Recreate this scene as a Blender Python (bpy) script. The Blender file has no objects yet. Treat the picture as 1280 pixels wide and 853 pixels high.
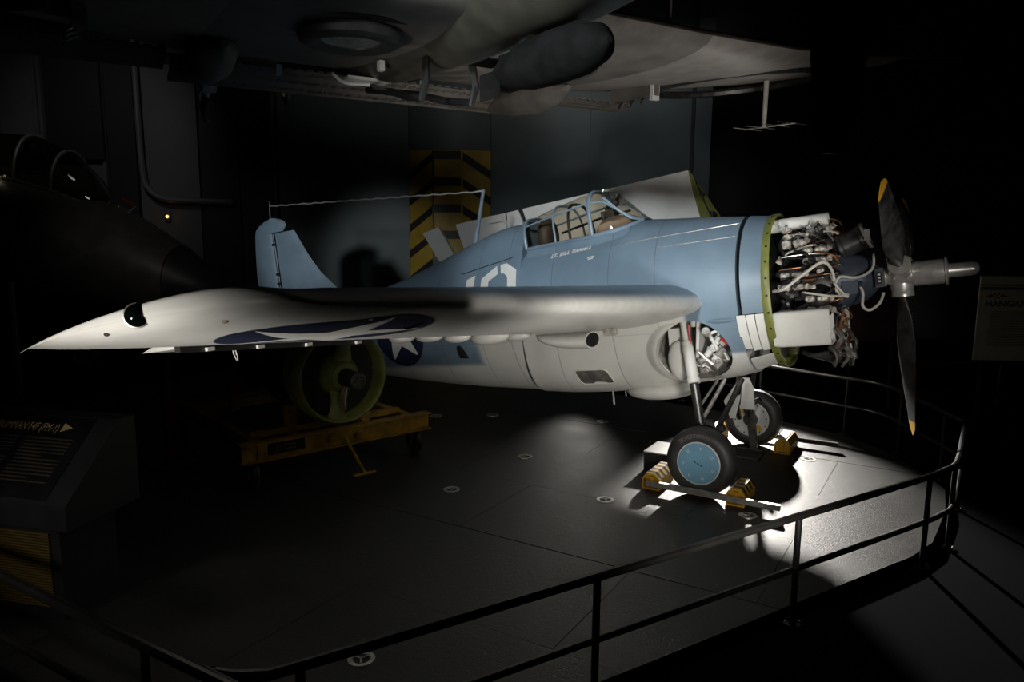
import bpy, bmesh, math, random
import numpy as np
from mathutils import Vector, Matrix, Euler
from math import sin, cos, pi, radians, sqrt, atan2
random.seed(7)
SC = bpy.context.scene
COL = SC.collection

# ---------------------------------------------------------------- camera, world, lights, exposure
cam_d = bpy.data.cameras.new('camera'); cam = bpy.data.objects.new('camera', cam_d); COL.objects.link(cam)
cam_d.sensor_width = 36.0; cam_d.lens = 931.5253 / 1280 * 36.0
cam_d.clip_start = 0.05; cam_d.clip_end = 200
CAM = Vector((1.97525, -7.70280, 2.47297)); YAW, PITCH, ROLL = -0.544998, 0.149248, 0.0082806
_d = Vector((sin(YAW) * cos(PITCH), cos(YAW) * cos(PITCH), -sin(PITCH)))
_r = Vector((cos(YAW), -sin(YAW), 0)); _u = _r.cross(_d)
_r2 = _r * cos(ROLL) + _u * sin(ROLL); _u2 = -_r * sin(ROLL) + _u * cos(ROLL)
cam.matrix_world = Matrix(((_r2.x, _u2.x, -_d.x, CAM.x), (_r2.y, _u2.y, -_d.y, CAM.y), (_r2.z, _u2.z, -_d.z, CAM.z), (0, 0, 0, 1)))
SC.camera = cam
SC.view_settings.view_transform = 'Standard'; SC.view_settings.look = 'None'
SC.view_settings.gamma = 1.0; SC.view_settings.use_curve_mapping = False
SC.view_settings.exposure = 0.0

world = bpy.data.worlds.new('hall'); SC.world = world; world.use_nodes = True
world.node_tree.nodes['Background'].inputs[0].default_value = (0.5, 0.55, 0.6, 1)
world.node_tree.nodes['Background'].inputs[1].default_value = 0.0012

def spot(name, loc, target, energy, angle, blend=0.5, radius=0.1, col=(1, 1, 1)):
    l = bpy.data.lights.new(name, 'SPOT'); l.energy = energy; l.spot_size = radians(angle); l.spot_blend = blend
    l.shadow_soft_size = radius; l.color = col
    o = bpy.data.objects.new(name, l); COL.objects.link(o); o.location = loc
    o.rotation_euler = (Vector(target) - Vector(loc)).to_track_quat('-Z', 'Y').to_euler()
    return o
def area(name, loc, target, energy, sx, sy, col=(1, 1, 1), spread=180):
    l = bpy.data.lights.new(name, 'AREA'); l.shape = 'RECTANGLE'; l.size = sx; l.size_y = sy; l.energy = energy; l.color = col
    l.spread = radians(spread)
    o = bpy.data.objects.new(name, l); COL.objects.link(o); o.location = loc
    o.rotation_euler = (Vector(target) - Vector(loc)).to_track_quat('-Z', 'Y').to_euler()
    return o
WARM = (1.0, 0.95, 0.88); COOL = (0.92, 0.97, 1.0)
spot('spot_behind_nose', (-1.0, 4.2, 1.78), (0.85, -0.9, 0.0), 2500, 38, 0.6, 0.06, WARM)
spot('spot_behind_low', (-3.2, 3.0, 0.9), (-1.15, -1.9, 0.0), 38, 28, 0.9, 0.10, WARM)
spot('spot_gallery_side', (-0.1, -9.0, 4.5), (-1.3, -0.2, 2.4), 2800, 27, 0.6, 0.3, COOL)
spot('spot_low_front', (2.6, -5.3, 0.95), (-0.7, -1.35, 2.3), 900, 48, 0.6, 0.45, WARM)
spot('spot_wing_tip', (-0.9, -10.6, 0.05), (-1.65, -4.2, 2.05), 3000, 21.5, 0.9, 0.4, WARM)
spot('spot_nose_side', (3.4, -4.4, 2.3), (0.9, -0.2, 1.95), 250, 30, 0.7, 0.25, WARM)
spot('spot_gear', (1.9, -5.6, 1.3), (0.0, -0.6, 0.45), 230, 20, 0.7, 0.2, WARM)
spot('spot_spine', (-2.3, -9.6, 4.0), (-4.2, 0.0, 2.15), 650, 18, 0.8, 0.2, COOL)
spot('spot_tail', (-3.0, -9.0, 3.8), (-6.5, 0.3, 2.25), 1100, 14, 0.8, 0.3, COOL)
spot('spot_wall', (-1.6, 2.4, 6.6), (-4.0, 6.2, 3.0), 85, 72, 0.9, 0.4, COOL)
spot('spot_wall_left', (-9.0, -2.0, 6.6), (-13.0, 1.0, 3.6), 90, 60, 0.9, 0.4)
spot('spot_ceiling_wing', (-0.4, 2.9, 2.4), (-0.8, 0.7, 4.1), 26, 56, 0.9, 0.15, WARM)
spot('spot_cart', (0.3, -4.6, 2.2), (-3.15, -2.05, 0.9), 60, 15, 0.9, 0.2, WARM)
spot('spot_jet', (-6.0, -3.5, 5.2), (-9.6, 0.2, 2.3), 45, 44, 0.9, 0.3, WARM)
spot('spot_left_rail', (-2.6, -8.6, 2.2), (-2.4, -5.5, 0.9), 75, 38, 0.9, 0.2, WARM)
spot('spot_far_hall', (3.2, 2.0, 5.5), (3.0, 5.6, 1.2), 3.5, 70, 0.9, 0.3, WARM)

# ---------------------------------------------------------------- material helpers
def lin(*c):
    return tuple(((x / 255) / 12.92 if x / 255 <= 0.04045 else (((x / 255) + 0.055) / 1.055) ** 2.4) for x in c)
class X:                                   # tiny expression wrapper around Math nodes
    def __init__(s, nt, k): s.nt = nt; s.k = k
    def _m(s, op, b=None, c=None):
        n = s.nt.nodes.new('ShaderNodeMath'); n.operation = op
        for i, q in enumerate((s, b, c)):
            if q is None: continue
            if isinstance(q, X): s.nt.links.new(q.k, n.inputs[i])
            else: n.inputs[i].default_value = q
        return X(s.nt, n.outputs[0])
    def __add__(s, b): return s._m('ADD', b)
    def __sub__(s, b): return s._m('SUBTRACT', b)
    def __mul__(s, b): return s._m('MULTIPLY', b)
    def mx(s, b): return s._m('MAXIMUM', b)
    def mn(s, b): return s._m('MINIMUM', b)
    def ab(s): return s._m('ABSOLUTE')
    def st(s, a, b):                        # smoothstep
        n = s.nt.nodes.new('ShaderNodeMapRange'); n.interpolation_type = 'SMOOTHSTEP'
        s.nt.links.new(s.k, n.inputs[0]); n.inputs[1].default_value = a; n.inputs[2].default_value = b
        return X(s.nt, n.outputs[0])
def newmat(name):
    m = bpy.data.materials.new(name); m.use_nodes = True
    return m, m.node_tree, m.node_tree.nodes['Principled BSDF']
def coords(nt):
    tc = nt.nodes.new('ShaderNodeTexCoord'); sp = nt.nodes.new('ShaderNodeSeparateXYZ'); nt.links.new(tc.outputs['Object'], sp.inputs[0])
    return tc, X(nt, sp.outputs[0]), X(nt, sp.outputs[1]), X(nt, sp.outputs[2])
def noise(nt, tc, scale, detail=4, rough=0.6, stretch=None):
    n = nt.nodes.new('ShaderNodeTexNoise'); n.inputs['Scale'].default_value = scale; n.inputs['Detail'].default_value = detail; n.inputs['Roughness'].default_value = rough
    if stretch:
        mp = nt.nodes.new('ShaderNodeMapping'); mp.inputs['Scale'].default_value = stretch
        nt.links.new(tc.outputs['Object'], mp.inputs[0]); nt.links.new(mp.outputs[0], n.inputs['Vector'])
    else: nt.links.new(tc.outputs['Object'], n.inputs['Vector'])
    return X(nt, n.outputs[0])
def mixc(nt, fac, a, b, mode='MIX'):
    n = nt.nodes.new('ShaderNodeMix'); n.data_type = 'RGBA'; n.blend_type = mode
    if isinstance(fac, X): nt.links.new(fac.k, n.inputs[0])
    else: n.inputs[0].default_value = fac
    for i, q in ((6, a), (7, b)):
        if isinstance(q, tuple): n.inputs[i].default_value = (*q[:3], 1)
        else: nt.links.new(q, n.inputs[i])
    return n.outputs[2]
def setup(nt, b, col, rough, tc, var, scale, bump, bscale):
    n = noise(nt, tc, scale)
    c = mixc(nt, n.st(0.3, 0.7), tuple(x * (1 - var) for x in col) if isinstance(col, tuple) else mixc(nt, 1.0, col, (1 - var,) * 3, 'MULTIPLY'),
             tuple(min(1, x * (1 + var)) for x in col) if isinstance(col, tuple) else mixc(nt, 1.0, col, (1 + var * 0.5,) * 3, 'MULTIPLY'))
    nt.links.new(c, b.inputs['Base Color'])
    r = n * 0.25 + (rough - 0.125); nt.links.new(r.k, b.inputs['Roughness'])
    if bump:
        bn = nt.nodes.new('ShaderNodeBump'); bn.inputs['Strength'].default_value = bump; bn.inputs['Distance'].default_value = 0.01
        nn = noise(nt, tc, bscale, 3); nt.links.new(nn.k, bn.inputs['Height']); nt.links.new(bn.outputs[0], b.inputs['Normal'])
def mat(name, col, rough=0.5, metal=0.0, var=0.12, scale=6, bump=0.0, bscale=60, spec=0.5):
    m, nt, b = newmat(name); tc = nt.nodes.new('ShaderNodeTexCoord')
    b.inputs['Metallic'].default_value = metal; b.inputs['Specular IOR Level'].default_value = spec
    setup(nt, b, tuple(col), rough, tc, var, scale, bump, bscale)
    return m
def emit(name, col, e):
    m, nt, b = newmat(name); b.inputs['Emission Color'].default_value = (*col, 1); b.inputs['Emission Strength'].default_value = e; return m

BLUE = (0.135, 0.195, 0.250); GREY = (0.56, 0.56, 0.53)
M = {}
M['blue'] = mat('blue_grey_paint', BLUE, 0.42, var=0.1, scale=3, bump=0.02, bscale=8)
M['grey'] = mat('light_grey_paint', GREY, 0.45, var=0.06, scale=4, bump=0.02, bscale=8)
M['navy'] = mat('navy_paint', (0.018, 0.022, 0.05), 0.45, var=0.15)
M['white'] = mat('white_paint', (0.64, 0.64, 0.61), 0.5, var=0.05)
M['steel'] = mat('bare_steel', (0.55, 0.54, 0.52), 0.36, 1.0, var=0.15, scale=14)
M['alu'] = mat('dull_aluminium', (0.62, 0.60, 0.56), 0.42, 0.9, var=0.25, scale=18, bump=0.1, bscale=40)
M['hubsilver'] = mat('satin_silver', (0.66, 0.64, 0.61), 0.34, 0.6, var=0.12, scale=14)
M['darksteel'] = mat('dark_steel', (0.10, 0.10, 0.10), 0.4, 0.8, var=0.3, scale=12)
M['black'] = mat('black_enamel', (0.012, 0.012, 0.013), 0.35, var=0.3)
M['matblack'] = mat('matte_black', (0.012, 0.012, 0.012), 0.6, var=0.3)
M['bombblack'] = mat('flat_black', (0.008, 0.008, 0.008), 0.95, var=0.3, spec=0.04)  # darkened and almost glossless so the bomb reads as unlit
M['grille'] = mat('dim_ochre_slat', (0.12, 0.075, 0.010), 0.7)
M['rubber'] = mat('tyre_rubber', (0.035, 0.034, 0.033), 0.5, var=0.2, scale=9, bump=0.03)
M['rubmark'] = mat('tyre_lettering', (0.10, 0.10, 0.10), 0.6)
M['green'] = mat('zinc_chromate', (0.165, 0.18, 0.045), 0.45, var=0.15, scale=7)
M['yellow'] = mat('warning_yellow', (0.64, 0.37, 0.03), 0.45, var=0.15, scale=9)
M['cartyellow'] = mat('cart_yellow', (0.30, 0.17, 0.016), 0.55, var=0.35, scale=9)
M['tipyellow'] = mat('tip_yellow', (0.75, 0.40, 0.02), 0.45)
M['gearcase'] = mat('gearcase_blue_grey', (0.07, 0.085, 0.115), 0.45, 0.3, var=0.2)
M['brown'] = mat('brown_leather', (0.05, 0.038, 0.030), 0.6, var=0.25)
M['tan'] = mat('faded_tan', (0.21, 0.165, 0.135), 0.7, var=0.15)
M['copper'] = mat('copper_lead', (0.36, 0.17, 0.08), 0.4, 0.7, var=0.3)
M['hose'] = mat('pale_hose', (0.55, 0.53, 0.48), 0.5, var=0.15)
M['red'] = mat('red_paint', (0.42, 0.025, 0.03), 0.45)
M['grime'] = mat('grimy_interior', (0.30, 0.29, 0.26), 0.55, var=0.5, scale=11)
M['rail'] = mat('rail_paint', (0.05, 0.048, 0.045), 0.33, 0.6, var=0.2)
M['olive'] = mat('olive_drab', (0.055, 0.052, 0.04), 0.45, var=0.25, scale=4)
M['darkskin'] = mat('dark_aircraft_skin', (0.15, 0.135, 0.12), 0.5, var=0.25, scale=3, bump=0.05, bscale=14)
M['paleskin'] = mat('pale_underside', (0.30, 0.27, 0.245), 0.5, var=0.18, scale=5, bump=0.05, bscale=20)
M['jet'] = mat('dark_jet_skin', (0.10, 0.095, 0.08), 0.45, var=0.25, scale=3)
M['radome'] = mat('radome', (0.03, 0.03, 0.03), 0.45)
M['postred'] = mat('dark_red_post', (0.09, 0.008, 0.008), 0.6)
M['plastic'] = mat('panel_housing', (0.014, 0.015, 0.016), 0.5)
M['panelblack'] = mat('panel_face', (0.006, 0.005, 0.006), 0.45)
M['panelgold'] = mat('panel_lettering', (0.55, 0.40, 0.17), 0.6)
M['paneltext'] = mat('panel_small_text', (0.05, 0.038, 0.025), 0.6)
M['board'] = mat('pale_board', (0.42, 0.38, 0.31), 0.7, var=0.08)
M['boardtext'] = mat('board_text', (0.20, 0.18, 0.15), 0.7)
M['boardblue'] = mat('board_blue', (0.03, 0.04, 0.12), 0.7)
M['boardred'] = mat('board_red', (0.14, 0.04, 0.03), 0.7)
M['cloth'] = mat('crumpled_wrap', (0.16, 0.09, 0.06), 0.75, var=0.4, scale=12, bump=0.5, bscale=25)
M['lens'] = mat('dark_lens', (0.002, 0.003, 0.003), 0.05, var=0.2)
M['disc'] = mat('hub_cover_blue', (0.17, 0.36, 0.50), 0.45, var=0.06)
M['hubwhite'] = mat('wheel_hub_white', (0.62, 0.62, 0.60), 0.45, var=0.08)
M['carpet'] = mat('dark_carpet', (0.0025, 0.0035, 0.006), 0.97, var=0.3, scale=40, bump=0.3, bscale=200, spec=0.03)
M['amber'] = emit('amber_lamp', (1.0, 0.35, 0.06), 6.0)
M['whitelamp'] = emit('small_white_lamp', (1.0, 0.85, 0.6), 4.0)
M['ceiling'] = mat('dark_ceiling', (0.02, 0.02, 0.02), 0.9)
M['wire'] = mat('twisted_wire', (0.55, 0.55, 0.52), 0.5, 0.6)

def glass(name, tint, rough=0.03):
    m, nt, b = newmat(name); nt.nodes.remove(b); out = nt.nodes['Material Output']
    tr = nt.nodes.new('ShaderNodeBsdfTransparent'); tr.inputs[0].default_value = (*tint, 1)
    gl = nt.nodes.new('ShaderNodeBsdfGlossy'); gl.inputs['Roughness'].default_value = rough
    lw = nt.nodes.new('ShaderNodeLayerWeight'); lw.inputs[0].default_value = 0.5; fc = X(nt, lw.outputs['Facing']); fr = fc * fc * fc * 0.5 + 0.04
    mx = nt.nodes.new('ShaderNodeMixShader'); nt.links.new(fr.k, mx.inputs[0]); nt.links.new(tr.outputs[0], mx.inputs[1]); nt.links.new(gl.outputs[0], mx.inputs[2])
    nt.links.new(mx.outputs[0], out.inputs[0]); return m
M['glass'] = glass('old_canopy_glass', (0.90, 0.85, 0.76))
M['jetglass'] = glass('jet_canopy_glass', (0.45, 0.42, 0.35))

# fuselage: blue-grey above, light grey below, with worn seams
def fuselage_paint():
    m, nt, b = newmat('fuselage_two_tone'); tc, x, y, z = coords(nt)
    n1 = noise(nt, tc, 2.5); n2 = noise(nt, tc, 14); wob = (n1 - 0.5) * 0.04
    nose = (z + wob).st(-0.60, -0.55).mn(x.st(-1.86, -1.80))
    mid = (z + wob).st(-0.10, 0.0)
    tail = (z + wob).st(-0.63, -0.55).mn((x * -1.0 + wob).st(4.36, 4.50))
    fac = nose.mx(mid).mx(tail)
    blue = mixc(nt, n1.st(0.25, 0.75), tuple(c * 0.88 for c in BLUE), tuple(c * 1.12 for c in BLUE))
    grey = mixc(nt, n1.st(0.25, 0.75), tuple(c * 0.94 for c in GREY), tuple(c * 1.05 for c in GREY))
    c = mixc(nt, fac, grey, blue)
    c = mixc(nt, n2.st(0.62, 0.8) * 0.18, c, (0.30, 0.30, 0.28))
    sm = None
    for xs in (-1.31, -2.11, -2.62, -3.30, -3.92, -4.35, -5.0, -5.7, -6.4, -7.1):
        s = (x - xs).ab().st(0.007, 0.003); sm = s if sm is None else sm.mx(s)
    sm = sm.mx((z + 0.33).ab().st(0.005, 0.002) * 0.6)
    c = mixc(nt, sm * 0.45, c, (0.05, 0.06, 0.06))
    nt.links.new(c, b.inputs['Base Color'])
    nt.links.new((n2 * 0.2 + 0.33).k, b.inputs['Roughness'])
    bn = nt.nodes.new('ShaderNodeBump'); bn.inputs['Strength'].default_value = 0.25; bn.inputs['Distance'].default_value = 0.01
    h = (noise(nt, tc, 5, 2) * 0.35) - sm * 0.3
    nt.links.new(h.k, bn.inputs['Height']); nt.links.new(bn.outputs[0], b.inputs['Normal'])
    return m
M['fus'] = fuselage_paint()
WZ0, DIH, XLE = -0.057, 0.078, -1.65
def wing_paint():
    m, nt, b = newmat('wing_two_tone'); tc, x, y, z = coords(nt)
    n1 = noise(nt, tc, 2.5); n2 = noise(nt, tc, 16); n3 = noise(nt, tc, 3, 4, 0.6, (0.5, 4, 1))
    zc = (y.ab() - 0.73) * DIH + (WZ0 + 0.044 * 1.65) + (x * 0.044)
    fac = ((z - zc) + (n1 - 0.5) * 0.03).st(0.03, 0.10) * y.ab().st(5.42, 5.30)
    blue = mixc(nt, n1.st(0.25, 0.75), tuple(c * 0.85 for c in BLUE), tuple(c * 1.1 for c in BLUE))
    grey = mixc(nt, n3.st(0.25, 0.75), tuple(c * 0.90 for c in GREY), tuple(c * 1.06 for c in GREY))
    c = mixc(nt, fac, grey, blue)
    c = mixc(nt, n2.st(0.66, 0.8) * 0.25, c, (0.28, 0.27, 0.24))
    nt.links.new(c, b.inputs['Base Color']); nt.links.new((n2 * 0.2 + 0.22).k, b.inputs['Roughness'])
    bn = nt.nodes.new('ShaderNodeBump'); bn.inputs['Strength'].default_value = 0.2; bn.inputs['Distance'].default_value = 0.01
    nt.links.new(noise(nt, tc, 5, 2).k, bn.inputs['Height']); nt.links.new(bn.outputs[0], b.inputs['Normal'])
    return m
M['wing'] = wing_paint()
def platform_mat():
    m, nt, b = newmat('worn_dark_deck'); tc, x, y, z = coords(nt)
    n1 = noise(nt, tc, 1.3, 5); n2 = noise(nt, tc, 60, 3); n3 = noise(nt, tc, 5, 5, 0.7, (1, 6, 1)); n4 = noise(nt, tc, 22, 2)
    c = mixc(nt, n1.st(0.3, 0.7), (0.019, 0.0185, 0.018), (0.032, 0.031, 0.030))
    c = mixc(nt, n2.st(0.5, 0.8) * 0.4, c, (0.09, 0.087, 0.083))
    c = mixc(nt, n3.st(0.66, 0.78) * 0.2, c, (0.14, 0.13, 0.125))
    c = mixc(nt, n4.st(0.70, 0.74) * 0.6, c, (0.20, 0.19, 0.18))
    nt.links.new(c, b.inputs['Base Color']); nt.links.new((n1 * 0.25 + 0.36).k, b.inputs['Roughness'])
    bn = nt.nodes.new('ShaderNodeBump'); bn.inputs['Strength'].default_value = 0.75; bn.inputs['Distance'].default_value = 0.004
    nt.links.new((noise(nt, tc, 110, 3) + n3 * 0.6 + n4 * 0.5).k, bn.inputs['Height']); nt.links.new(bn.outputs[0], b.inputs['Normal'])
    return m
M['deck'] = platform_mat()
def wallmat(name, col):
    m, nt, b = newmat(name); tc, x, y, z = coords(nt); n1 = noise(nt, tc, 0.8, 3)
    rib = nt.nodes.new('ShaderNodeTexWave'); rib.wave_type = 'BANDS'; rib.bands_direction = 'Z'; rib.inputs['Scale'].default_value = 14
    nt.links.new(tc.outputs['Object'], rib.inputs['Vector'])
    c = mixc(nt, n1.st(0.3, 0.7), tuple(v * 0.85 for v in col), tuple(v * 1.15 for v in col)); nt.links.new(c, b.inputs['Base Color'])
    b.inputs['Roughness'].default_value = 0.55
    bn = nt.nodes.new('ShaderNodeBump'); bn.inputs['Strength'].default_value = 0.06; nt.links.new(rib.outputs[0], bn.inputs['Height']); nt.links.new(bn.outputs[0], b.inputs['Normal'])
    return m
M['wallteal'] = wallmat('teal_grey_wall', (0.085, 0.108, 0.112))
M['wallgrey'] = wallmat('grey_wall', (0.09, 0.092, 0.094))
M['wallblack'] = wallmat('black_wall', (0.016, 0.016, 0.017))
M['pillaryellow'] = mat('pillar_yellow', (0.40, 0.26, 0.03), 0.5, var=0.15, scale=3)
M['pillarblack'] = mat('pillar_black', (0.015, 0.014, 0.015), 0.5)

# ---------------------------------------------------------------- mesh helpers
class MB:
    def __init__(s): s.v = []; s.f = []; s.mi = []; s.m = 0
    def add(s, vs, fs):
        o = len(s.v); s.v += [tuple(p) for p in vs]; s.f += [[i + o for i in q] for q in fs]; s.mi += [s.m] * len(fs); return s
    def box(s, c, d, R=None):
        R = R or Matrix.Identity(3); c = Vector(c)
        vs = [c + R @ Vector((d[0] / 2 * i, d[1] / 2 * j, d[2] / 2 * k)) for i in (-1, 1) for j in (-1, 1) for k in (-1, 1)]
        return s.add(vs, [(0, 1, 3, 2), (4, 6, 7, 5), (0, 4, 5, 1), (2, 3, 7, 6), (0, 2, 6, 4), (1, 5, 7, 3)])
    def rings(s, rs, closed=True, caps=True, loop=False):
        n = len(rs[0]); vs = [p for r in rs for p in r]; fs = []
        for i in range(len(rs) if loop else len(rs) - 1):
            a = i * n; b = ((i + 1) % len(rs)) * n
            for j in range(n if closed else n - 1):
                k = (j + 1) % n; fs.append((a + j, a + k, b + k, b + j))
        if caps and not loop: fs.append(tuple(range(n - 1, -1, -1))); fs.append(tuple(range((len(rs) - 1) * n, len(rs) * n)))
        return s.add(vs, fs)
    def lathe(s, p, ax, prof, n=24, caps=True, sx=1.0):
        p = Vector(p); ax = Vector(ax).normalized(); e1 = ax.orthogonal().normalized(); e2 = ax.cross(e1)
        return s.rings([[p + ax * t + (e1 * cos(2 * pi * k / n) * sx + e2 * sin(2 * pi * k / n)) * max(r, 1e-4) for k in range(n)] for t, r in prof], caps=caps)
    def cyl(s, a, b, r, r2=None, n=14):
        a = Vector(a); b = Vector(b); return s.lathe(a, b - a, [(0, r), ((b - a).length, r if r2 is None else r2)], n)
    def tube(s, path, r, n=8, smooth=0):
        P = [Vector(p) for p in path]
        if smooth: P = curve(P, smooth)
        rs = []; e = None
        for i, p in enumerate(P):
            t = (P[min(i + 1, len(P) - 1)] - P[max(i - 1, 0)]).normalized()
            e = t.orthogonal().normalized() if e is None else (e - t * e.dot(t)).normalized()
            b = t.cross(e); rs.append([p + (e * cos(2 * pi * k / n) + b * sin(2 * pi * k / n)) * r for k in range(n)])
        return s.rings(rs)
    def ball(s, c, r, nu=16, nv=10, R=None):
        c = Vector(c); r = (r,) * 3 if not hasattr(r, '__len__') else r; R = R or Matrix.Identity(3)
        return s.rings([[c + R @ Vector((r[0] * cos(2 * pi * k / nu) * sin(a), r[1] * sin(2 * pi * k / nu) * sin(a), -r[2] * cos(a))) for k in range(nu)]
                        for a in [1e-3 + (pi - 2e-3) * j / nv for j in range(nv + 1)]])
    def prism(s, poly, o, ex, ey, ez):
        o = Vector(o); ex = Vector(ex); ey = Vector(ey); ez = Vector(ez)
        b = [o + ex * x + ey * y for x, y in poly]; return s.rings([b, [p + ez for p in b]])
    def torus(s, c, ax, R, r, n=32, m=10, ry=None):
        c = Vector(c); ax = Vector(ax).normalized(); e1 = ax.orthogonal().normalized(); e2 = ax.cross(e1); ry = ry or r; rs = []
        for i in range(n):
            d = e1 * cos(2 * pi * i / n) + e2 * sin(2 * pi * i / n)
            rs.append([c + d * (R + r * cos(2 * pi * j / m)) + ax * ry * sin(2 * pi * j / m) for j in range(m)])
        return s.rings(rs, loop=True)
    def mesh(s, name, mats, ang=35):
        me = bpy.data.meshes.new(name); me.from_pydata(s.v, [], s.f)
        for q in (mats if isinstance(mats, (list, tuple)) else [mats]): me.materials.append(q)
        me.polygons.foreach_set('material_index', s.mi)
        bm = bmesh.new(); bm.from_mesh(me); bmesh.ops.recalc_face_normals(bm, faces=bm.faces); bm.to_mesh(me); bm.free()
        me.polygons.foreach_set('use_smooth', [True] * len(me.polygons)); me.set_sharp_from_angle(angle=radians(ang)); me.update()
        return me
def curve(P, k):                           # catmull-rom resample
    out = []; Q = [P[0] * 2 - P[1]] + list(P) + [P[-1] * 2 - P[-2]]
    for i in range(1, len(Q) - 2):
        for j in range(k):
            t = j / k; a, b, c, d = Q[i - 1:i + 3]
            out.append(0.5 * ((2 * b) + (c - a) * t + (2 * a - 5 * b + 4 * c - d) * t * t + (3 * b - a - 3 * c + d) * t ** 3))
    return out + [P[-1]]
OFF = {}
def thing(name, label, cat, base, rot=(0, 0, 0), group=None, off=None):
    o = bpy.data.objects.new(name, None); COL.objects.link(o); o.location = base; o.rotation_euler = rot; o.empty_display_size = 0.2
    o['label'] = label; o['category'] = cat
    if group: o['group'] = group
    OFF[o.name] = Vector(off) if off is not None else (-Vector(base) if rot == (0, 0, 0) else Vector((0, 0, 0)))
    return o
def part(name, mb, mats, parent, label=None, ang=35, stuff=False):
    me = mb if isinstance(mb, bpy.types.Mesh) else mb.mesh(name, mats, ang)
    o = bpy.data.objects.new(name, me); COL.objects.link(o); o.parent = parent
    if parent is not None and parent.name in OFF: o.location = OFF[parent.name]
    if label: o['label'] = label
    if stuff: o['kind'] = 'stuff'
    return o
def tag(o, label, cat, group=None):
    o['label'] = label; o['category'] = cat
    if group: o['group'] = group
    return o
def struct(name, mb, mats, parent=None):
    o = part(name, mb, mats, parent)
    if parent is None: o['kind'] = 'structure'
    return o
def textmesh(s, size, shear=0.0, bold=0.0, gap=1.0):
    c = bpy.data.curves.new('txt', 'FONT'); c.body = s; c.size = size; c.shear = shear; c.offset = bold; c.space_character = gap; c.resolution_u = 3
    o = bpy.data.objects.new('txt', c); COL.objects.link(o); bpy.context.view_layer.update()
    me = bpy.data.meshes.new_from_object(o.evaluated_get(bpy.context.evaluated_depsgraph_get()))
    V = [tuple(v.co) for v in me.vertices]; F = [list(p.vertices) for p in me.polygons]
    bpy.data.objects.remove(o); bpy.data.curves.remove(c); bpy.data.meshes.remove(me)
    return V, F

# ---------------------------------------------------------------- the hall
WP = Vector((-5.801, 5.124, 0)); WR = Vector((0.8551, 0.5184, 0)); WF = Vector((-0.5184, 0.8551, 0)); UP = Vector((0, 0, 1))
WRot = Matrix((WR, WF, UP)).transposed()
def wallbox(mb, u0, u1, z0, z1, w0=0.0, w1=0.08, base=WP):
    mb.box(base + WR * (u0 + u1) / 2 + WF * (w0 + w1) / 2 + UP * (z0 + z1) / 2, (u1 - u0, abs(w1 - w0), z1 - z0), WRot)
mb = MB(); wallbox(mb, -16, 3.87, -0.2, 8, 0.10, 0.25); back = struct('wall_back', mb, M['wallblack'])
for u0, u1, mm in ((-16, -9.35, 'wallgrey'), (-9.12, -8.06, 'wallgrey'), (-7.96, -7.42, 'wallblack'), (-7.36, -6.2, 'wallgrey'), (-6.14, -5.42, 'wallblack'), (-5.36, -4.76, 'wallblack'),
                   (-4.62, -2.06, 'wallteal'), (-0.44, 1.5, 'wallteal'), (1.505, 3.46, 'wallteal'), (3.54, 3.86, 'wallteal')):
    mb = MB(); wallbox(mb, u0, u1, -0.2, 8, 0.02, 0.10); part('panel', mb, M[mm], back)
for u in (-9.28, -9.18, -8.01, -4.69):      # rolled wall channels
    mb = MB(); wallbox(mb, u - 0.03, u + 0.03, -0.2, 8, -0.06, 0.04); part('channel', mb, M['wallgrey'], back)
mb = MB(); wallbox(mb, -9.05, -7.98, 3.75, 8, -0.12, -0.04); part('banner', mb, M['wallblack'], back, 'black cloth banner hanging high on the wall')
mb = MB(); mb.tube([WP + WR * u + WF * -0.1 + UP * z for u, z in ((-7.28, 8), (-7.28, 5), (-7.25, 3.5), (-7.12, 3.15), (-6.85, 3.0), (-6.4, 2.97), (-5.5, 2.95))], 0.06, 10, 4)
part('conduit', mb, M['wallgrey'], back)
# striped pillar: three faces, painted bands
pf = [(-2.05, 0.02), (-1.555, -0.22), (-1.0, -0.22), (-0.45, 0.02)]
mb = MB(); pp = [WP + WR * u + WF * w for u, w in pf] + [WP + WR * -0.45 + WF * 0.12, WP + WR * -2.05 + WF * 0.12]
mb.rings([[p + UP * -0.2 for p in pp], [p + UP * 8 for p in pp]]); pil = struct('trim_1', mb, M['wallteal'])
def faceband(i, za, zb, h, name, m, e, k0=0.0, k1=1.0):   # flat paint on face i from z za (left) to zb (right)
    (u0, w0), (u1, w1) = pf[i], pf[i + 1]; n = Vector(((w1 - w0), 0, 0)); nn = (WR * (w1 - w0) - WF * (u1 - u0)).normalized()
    a = WP + WR * (u0 + (u1 - u0) * k0) + WF * (w0 + (w1 - w0) * k0); b = WP + WR * (u0 + (u1 - u0) * k1) + WF * (w0 + (w1 - w0) * k1); mb = MB()
    q = [a + UP * (za - h), b + UP * (zb - h), b + UP * zb, a + UP * za]; mb.rings([[p + nn * 0.002 for p in q], [p + nn * e for p in q]])
    return part(name, mb, m, pil)
for i in range(3): faceband(i, 3.98, 3.98, 2.9, 'paint_field', M['pillaryellow'], 0.006)
for k in range(5):
    z = 3.96 - 0.51 * k
    faceband(0, z - 0.40, z - 0.02, 0.155, 'stripe', M['pillarblack'], 0.010)
    faceband(1, z, z, 0.16, 'stripe', M['pillarblack'], 0.010)
    faceband(2, z - 0.01, z - 0.36, 0.165, 'stripe', M['pillarblack'], 0.010)
for u, w, m in ((-1.555, -0.225, 'pillarblack'), (-1.0, -0.225, 'pillaryellow')):
    mb = MB(); wallbox(mb, u - 0.018, u + 0.018, 1.08, 3.98, w - 0.01, w + 0.01); part('edge_line', mb, M[m], pil)  # yellow line paints the pillar edge catching light; black line is the darker edge
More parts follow.
